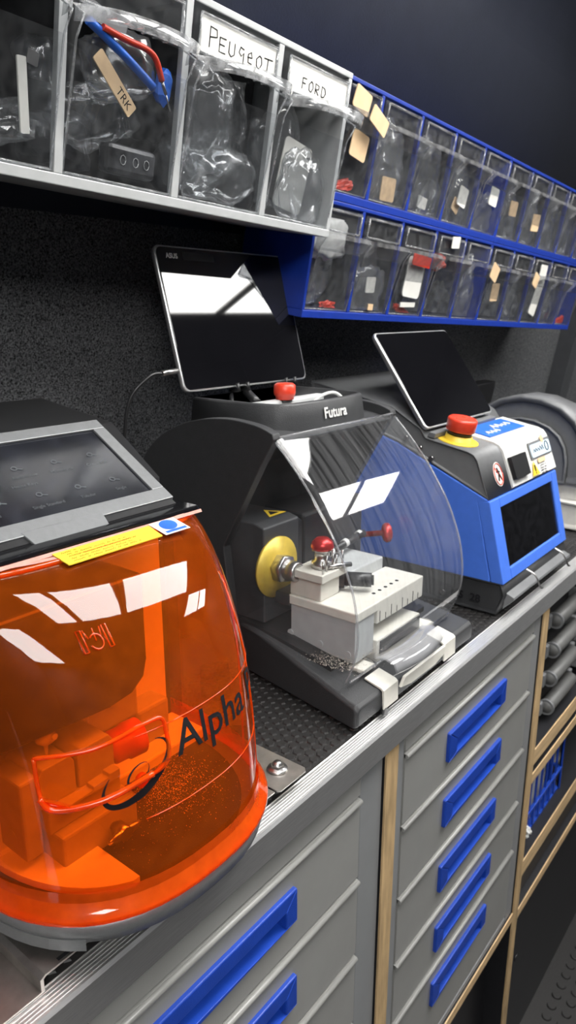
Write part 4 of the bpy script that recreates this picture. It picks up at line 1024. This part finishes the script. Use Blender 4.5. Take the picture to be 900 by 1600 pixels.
b = MB(); b.lathe((.664, .474, .152), (0, 0, 1), [(.013, 0), (.013, .008), (.009, .010), (.009, .020), (.0125, .022), (.0135, .026), (.012, .032), (.007, .0365), (.001, .0375)], 24); ck = b.build('clamp_knob', 'steel', cr)
b = MB(); b.lathe((.664, .474, .1755), (0, 0, 1), [(.0130, 0), (.0142, .003), (.0125, .009), (.0075, .0137), (.001, .0147)], 24); b.build('knob_cap', 'redmetal', ck, 'red knob cap')
b = MB()
for k in range(5): b.cyl((.645 + k * .010, .459 + .002 * (k % 2), .152), (.645 + k * .010, .459 + .002 * (k % 2), .168 + .004 * (k % 3)), .0014, 8)
b.cyl((.66, .462, .157), (.69, .45, .154), .003, 10); b.build('clamp_pin', 'steel', cr)
b = MB(); b.cyl((.700, .465, .129), (.716, .436, .129), .009, 18); b.cyl((.716, .436, .129), (.7175, .4335, .129), .0065, 18); b.cyl((.69, .482, .129), (.700, .465, .129), .012, 18); b.build('rubber_knob', 'black', cr)
b = MB(); b.lathe((.838, .497, .148), (.55, -.8, .1), [(.004, -.03), (.004, 0), (.011, .002), (.014, .006), (.013, .012), (.008, .015), (.001, .016)], 22); b.build('tracer_knob', 'redmetal', tf, 'red tracer adjusting knob')
b = MB(); b.cyl((.735, .515, .142), (.815, .512, .151), .005, 12); b.box((.70, .53, .10), (.84, .60, .20), .004); b.build('tracer_block', 'black', tf)
b = MB(); [b.cyl((.735 + .017 * k, .514, .1425 + .0018 * k), (.742 + .017 * k, .514, .1435 + .0018 * k), .0058, 12) for k in (0, 2, 4)]; b.build('scale_ring', 'white', tf)

# ------------------------------------------------------------------ tablets
def tablet(label, bl, u, v, w, h, t=.009, logo=None, cradle=None):
    bl = Vector(bl); u = Vector(u).normalized(); v = Vector(v); v = (v - u * v.dot(u)).normalized(); n = u.cross(v)
    fn = lambda a, b_, k=0.: bl + u * a + v * b_ + n * k
    th = thing('tablet', label, 'tablet', bl + u * w / 2)
    def rr(i, k, r=.009):
        pts = []
        for cx, cy, a0 in ((w - i - r, h - i - r, 0), (i + r, h - i - r, 90), (i + r, i + r, 180), (w - i - r, i + r, 270)):
            for j_ in range(6): a = R(a0 + 18 * j_); pts.append(fn(cx + r * math.cos(a), cy + r * math.sin(a), k))
        return pts
    b = MB(); b.loft([rr(.004, -t), rr(.0008, -t * .75), rr(0, -t * .3), rr(0, -.0008), rr(.0012, 0), rr(.0022, .0)]); b.build('shell', 'chrome', th, 'bright silver metal shell')
    b = MB(); b.loft([rr(.0022, -.0005), rr(.0022, .0004), rr(.003, .0009)]); s_ = b.build('screen', 'screen', th, 'dark glossy screen')
    if logo:
        x = MB(); put_text(x, logo, .0085, lambda a, b2, k: fn(a, b2, .0011 + k), .016, h - .016, .0006); x.build('logo', 'white', s_)
        x = MB(); slab(x, lambda a, b2, k=0.: fn(a, b2, .0011 + k), .045, .10, h - .017, h - .007, .0003); x.build('worn_sticker', 'charcoal', s_)
    return th, fn, u, v, n
T1, f1, u1, v1, n1 = tablet('black screened tablet with white maker word standing on the clear dome machine', (.622, .655, .3515), (1, 0, -.003), (-.035, .26, .97), .250, .181, logo='ASUS')
st = thing('tablet_stand', 'black folding tablet stand on top of the clear dome machine', 'stand', (.735, .68, .327))
b = MB(); b.box((.665, .612, .3208), (.805, .646, .3255), .001); b.build('foot_plate', 'black', st)
b = MB()
for a in (.10, .15): b.tube([f1(a, .000, -.0145), f1(a, .09, -.0145)], .004, 8, False)
b.tube([f1(.125, .07, -.0155), (.74, .705, .38), (.74, .638, .328)], .006, 8); b.build('back_arm', 'black', st)
for a in (.105, .208):
    b = MB(); b.tube([f1(a - .012, -.004, -.0125), f1(a - .012, -.005, .004), f1(a - .012, .004, .004)], .0028, 8, False); b.tube([f1(a + .008, -.004, -.0125), f1(a + .008, -.005, .004), f1(a + .008, .004, .004)], .0028, 8, False)
    b.tube([f1(a - .012, -.004, -.011), f1(a + .008, -.004, -.011)], .0028, 8, False); b.tube([f1(a - .012, -.006, -.011), (.69 if a < .15 else .79, .64, .326)], .003, 8, False); b.build('clip', 'black', st)
# its charging cable
th = thing('charging_cable', 'thin black charging cable plugged into the near edge of the tablet', 'cable', f1(0, .028))
b = MB(); b.cyl(f1(-.001, .028, -.005), f1(-.026, .0265, -.005), .0036, 12); b.build('plug', 'steel', th, 'metal plug')
p0 = f1(-.026, .0265, -.005)
b = MB(); b.tube([p0, p0 + Vector((-.018, .002, -.003)), p0 + Vector((-.042, .012, -.03)), p0 + Vector((-.048, .02, -.09)), p0 + Vector((-.046, .03, -.17)), p0 + Vector((-.03, .05, -.26)), p0 + Vector((-.03, .05, -.3765))], .0022, 8); b.build('lead', 'black', th)

# ------------------------------------------------------------------ blue machine
BX0, BX1 = .984, 1.268
tb = thing('blue_key_machine', 'blue and grey key machine with red mushroom stop button and dark window', 'key machine', (1.12, .55, .002))
b = MB(); b.rounded([(.380, .0045), (.369, .037), (.376, .0545), (.74, .0545), (.74, .0045)], BX0 + .002, BX1 - .002, .004)
b.build('base', 'charcoal', tb)
b = MB(); b.prism([(.372, .040), (.358, .034), (.357, .030), (.374, .012)], BX0 + .012, BX1 - .014, .001); b.build('front_lip', 'midgrey', tb)
b = MB()
for x, y in ((1.01, .40), (1.24, .40), (1.01, .70), (1.24, .70)): b.cyl((x, y, .0008), (x, y, .006), .012, 14)
b.build('foot', 'black', tb)
# blue body with a window opening
fb_, ft_ = Vector((.371, .055)), Vector((.402, .178)); dv = (ft_ - fb_)
yf = lambda z: fb_.x + dv.x * (z - fb_.y) / dv.y
wz0, wz1, wx0, wx1 = .072, .163, BX0 + .034, BX1 - .024
b = MB()
rim = lambda xa, xb, za, zb: b.loft([[(xa, yf(za), za), (xb, yf(za), za), (xb, yf(za) + .02, za), (xa, yf(za) + .02, za)], [(xa, yf(zb), zb), (xb, yf(zb), zb), (xb, yf(zb) + .02, zb), (xa, yf(zb) + .02, zb)]], smooth=False)
rim(BX0, wx0, .055, .178); rim(wx1, BX1, .055, .178); rim(wx0, wx1, .055, wz0); rim(wx0, wx1, wz1, .178)
sp = [(yf(.055) + .02, .055), (.73, .055), (.73, .32), (.56, .25), (.49, .217), (yf(.178) + .02, .1815), (.402, .178)]
sp = [(.392, .055), (.73, .055), (.73, .30), (.56, .248), (.49, .2165), (.404, .179), (.42, .174)]
b.prism(sp, BX0, BX0 + .018); b.prism(sp, BX1 - .018, BX1); b.box((BX0 + .018, .60, .055), (BX1 - .018, .73, .25))
b.build('body', 'machblue', tb, 'bright blue body', bevel=.0015)
b = MB(); b.box((BX0 + .019, .42, .056), (BX1 - .019, .598, .060)); b.box((BX0 + .019, .592, .06), (BX1 - .019, .598, .20)); b.box((1.05, .44, .060), (1.13, .52, .085), .003); b.build('inner_chamber', 'black', tb)
b = MB(); b.box((1.02, .44, .0605), (1.045, .47, .10), .004); b.build('clamp', 'machblue', tb)
b = MB(); b.loft([[(a, yf(z) + .003 + t_, z) for a, z in ((wx0, wz0), (wx1, wz0), (wx1, wz1), (wx0, wz1))] for t_ in (0, .002)], smooth=False)
b.build('window', clear('smoked_pane', (.10, .11, .14), .03, (.1, .1, .12), rough=.03), tb, 'smoked dark window')
b = MB()
for a in (1.06, 1.19): b.tube([(a, .366, .060), (a + .003, .352, .052), (a + .006, .343, .034), (a + .016, .343, .030)], .0016, 6)
b.build('wire_hinge', 'steel', tb)
# grey upper hood
up = [(.404, .1805), (.426, .237), (.4325, .2445), (.442, .2485), (.512, .2615), (.522, .275), (.575, .305), (.73, .335), (.73, .302), (.56, .2505), (.49, .219)]
b = MB(); b.rounded(up, BX0 + .001, BX1 - .001, .0035, 3); b.build('upper_hood', 'midgrey', tb, 'grey upper hood')
cf = Vector((0, .022, .0575)).normalized()
ff = plane_fn((1.072, .4028, .1815), (1, 0, 0), cf, 0)                 # front face of the hood
tf_ = plane_fn((1.072, .442, .2488), (1, 0, 0), (0, .07, .013), 0)       # its top
b = MB()
cpr = [(.404, .1815), (.426, .237), (.4325, .2445), (.442, .2485), (.508, .2605)]
b.loft([[(1.072, y - .0026, z + .0022) for y, z in cpr], [(BX1 - .002, y - .0026, z + .0022) for y, z in cpr], [(BX1 - .002, y + .002, z - .001) for y, z in cpr], [(1.072, y + .002, z - .001) for y, z in cpr], [(1.072, y - .0026, z + .0022) for y, z in cpr]], cap=False, closed=False, smooth=False)
cp = b.build('cream_panel', 'white', tb, 'off-white front panel')
b = MB(); slab(b, tf_, .018, .165, .012, .058, .0006, .0036); l_ = b.build('maker_plate', 'labelblue', tb, 'blue plate with white lettering')
x = MB(); scribble(x, lambda a, b_, k: tf_(a, b_, .0046 + k), .030, .082, .020, .013, .0016, .0); scribble(x, lambda a, b_, k: tf_(a, b_, .0046 + k), .078, .150, .032, .014, .0016, .0)
x.build('lettering', 'white', l_)
FP = lambda a, b_, k=0.: ff(a, b_, .0034 + k)
b = MB(); slab(b, FP, .004, .064, .012, .048, .006, 0, .002); b.build('black_tape', 'black', tb)
b = MB(); slab(b, FP, .094, .190, .030, .058, .0006, 0); l_ = b.build('grey_plate', 'midgrey', tb)
b = MB(); slab(b, FP, .098, .186, .032, .054, .0006, .0008, .005); l2 = b.build('model_label', mat('pale_blue_label', (.55, .68, .80), .4), tb, 'pale blue rounded label')
x = MB(); scribble(x, lambda a, b_, k: FP(a, b_, .0018 + k), .106, .156, .040, .008, .0006, .0)
x.tube([FP(.168 + .007 * math.cos(R(a)), .044 + .008 * math.sin(R(a)), .002) for a in range(0, 361, 30)], .0008, 5, False)
x.build('lettering', 'ink', l2)
b = MB(); b.cyl(FP(.155, .058, .0012), FP(.155, .058, .0018), .007, 16); b.build('sticker', 'tan', tb)
b = MB(); b.poly([FP(a, z, .0012) for a, z in ((.080, .004), (.112, .004), (.096, .028))]); l_ = b.build('warning_triangle', 'yellow', tb, 'yellow warning triangle')
b = MB(); b.poly([FP(a, z, .0016) for a, z in ((.094, .010), (.098, .010), (.099, .021), (.093, .021))]); b.cyl(FP(.096, .0075, .0014), FP(.096, .0075, .0018), .0015, 10); b.build('exclamation_mark', 'ink', l_)
b = MB(); slab(b, FP, .118, .150, .021, .028, .0006, .0006); b.build('caution_strip', 'tan', tb, 'orange caution strip')
x = MB()
for q_ in range(4): scribble(x, lambda a, b_, k: FP(a, b_, .0012 + k), .119, .148, .0150 - q_ * .0045, .0028, .0003, .0)
x.build('caution_print', 'ink', tb)
GP = lambda a, b_, k=0.: ff(a - .088, b_, .0004 + k)                   # grey near part of the front
b = MB(); b.poly([GP(.050 + .016 * math.cos(R(a)), .030 + .019 * math.sin(R(a)), .0006) for a in range(0, 360, 15)]); l_ = b.build('prohibition_sign', 'paper', tb, 'white round prohibition sign')
b = MB(); b.tube([GP(.050 + .0135 * math.cos(R(a)), .030 + .0165 * math.sin(R(a)), .0009) for a in range(0, 361, 15)], .0010, 5, False); b.tube([GP(.041, .042, .0009), GP(.059, .018, .0009)], .0009, 5, False); b.build('red_ring', 'red', l_)
b = MB(); b.tube([GP(.046, .020, .001), GP(.051, .031, .001), GP(.048, .040, .001)], .0014, 5, False); b.tube([GP(.051, .031, .001), GP(.056, .022, .001)], .0012, 5, False); b.tube([GP(.044, .034, .001), GP(.056, .033, .001)], .0010, 5, False); b.build('pictogram', 'ink', l_)
# stop button
nn = Vector((0, -.18, .98)).normalized(); ec = Vector((1.024, .477, .2570))
b = MB(); b.lathe(ec - nn * .003, nn, [(.001, 0), (.031, 0), (.032, .0012), (.0315, .0028), (.031, .003), (.022, .0031), (.0212, .0034), (.0205, .011), (.001, .011)], 28); es = b.build('stop_base', 'yellow', tb, 'yellow ring under the stop button')
b = MB(); b.lathe(ec + nn * .009, nn, [(.001, 0), (.019, 0), (.019, .007), (.001, .007)], 24); b.build('stop_collar', 'black', es)
b = MB(); b.lathe(ec + nn * .0145, nn, [(.001, 0), (.021, 0), (.0225, .002), (.023, .016), (.0225, .0185), (.020, .0205), (.012, .019), (.001, .0185)], 28)
for k in range(3):
    a = R(120 * k + 20); c_ = ec + nn * .0340 + Vector((math.cos(a), math.sin(a) * .98, math.sin(a) * .18)) * .013
    b.cyl(c_ - nn * .001, c_ + nn * .0004, .0028, 8)
b.build('mushroom_button', 'red', es, 'red mushroom stop button')
b = MB()
for y, z in ((.545, .258), (.52, .245), (.50, .231)): b.cyl((BX0 + .001, y, z), (BX0 - .003, y, z), .004, 12)
b.cyl((BX0 + .002, .468, .020), (BX0 - .001, .468, .020), .004, 12); b.build('screw', 'steel', tb)
x = MB(); put_text(x, 'MS', .017, plane_fn((BX0 + .0012, .455, .018), (0, -1, 0), (0, 0, 1), .0008), 0, 0, .001); put_text(x, '28', .017, plane_fn((BX0 + .0012, .455, .018), (0, -1, 0), (0, 0, 1), .0008), .032, 0, .001)
x.build('marker_writing', 'ink', tb)
T2, f2, u2, v2, n2 = tablet('blank tablet leaning back on the blue machine below the bins', (.980, .5085, .2757), (1, 0, 0), (0, .58, .80), .246, .172)
b = MB(); a_ = MB()
a_.prism([(.499, .2610), (.511, .2632), (.508, .2710), (.497, .2690)], .987, 1.215, .001); a_.build('tablet_ledge', 'midgrey', tb)

# ------------------------------------------------------------------ far grey machine
tq = thing('key_duplicator', 'far grey arched key duplicator with cream base beyond the blue machine', 'key machine', (1.68, .55, .002))
arch = [(.418, .10), (.420, .16), (.428, .20), (.447, .232), (.478, .256), (.52, .271), (.565, .275), (.61, .266), (.655, .240), (.69, .19), (.70, .10)]
b = MB(); b.rounded(arch, 1.505, 1.60, .014, 4); b.build('arched_guard', 'midgrey', tq)
b = MB(); ia = [(.56 + (y - .56) * .74, .10 + (z - .10) * .74) for y, z in arch]; b.rounded(ia, 1.499, 1.515, .006, 3); b.build('guard_cover', 'midgrey', tq)
b = MB(); b.rounded([(.375, .006), (.365, .045), (.375, .060), (.70, .075), (.70, .006)], 1.50, 1.86, .008); b.box((1.52, .42, .06), (1.84, .70, .105), .006); b.build('base', 'cream', tq, 'cream base')
b = MB(); b.prism([(.405, .06), (.392, .075), (.400, .12), (.415, .135), (.43, .105), (.43, .06)], 1.61, 1.80, .006); b.build('front_guard', 'cream', tq)
b = MB(); b.lathe((1.575, .42, .145), (0, -1, .2), [(.006, 0), (.006, .022), (.014, .024), (.016, .032), (.014, .04), (.001, .043)], 20); b.build('knob', 'red', tq, 'red knob')
b = MB()
for x, y in ((1.53, .40), (1.83, .40), (1.53, .68), (1.83, .68)): b.cyl((x, y, .0008), (x, y, .008), .012, 12)
b.build('foot', 'black', tq)
# wall socket with a white plug
w_ = wall_pt(1.86, .225, -.0)
th = thing('socket_box', 'black socket box on the carpeted wall above the far machine', 'socket', (1.86, w_[1], .235))
b = MB(); p = [wall_pt(1.80, .205, -.001), wall_pt(1.92, .205, -.001), wall_pt(1.92, .265, -.001), wall_pt(1.80, .265, -.001)]
b.loft([p, [(x_, y_ - .035, z_ - .004) for x_, y_, z_ in p]], smooth=False); b.build('housing', 'black', th, bevel=.003)
pc = Vector(wall_pt(1.82, .215, -.036))
b = MB(); b.cyl(pc, pc + Vector((-.008, -.022, -.008)), .010, 14); b.build('plug', 'white', th, 'white plug')

# ------------------------------------------------------------------ light and view
w = bpy.data.worlds.new('world'); SC.world = w; w.use_nodes = True
w.node_tree.nodes['Background'].inputs[0].default_value = (.95, .97, 1, 1); w.node_tree.nodes['Background'].inputs[1].default_value = .6
SC.cycles.transparent_max_bounces = 32; SC.cycles.max_bounces = 10
SC.view_settings.view_transform = 'Standard'; SC.view_settings.look = 'None'
SC.view_settings.gamma = 1; SC.view_settings.use_curve_mapping = False; SC.view_settings.exposure = 0
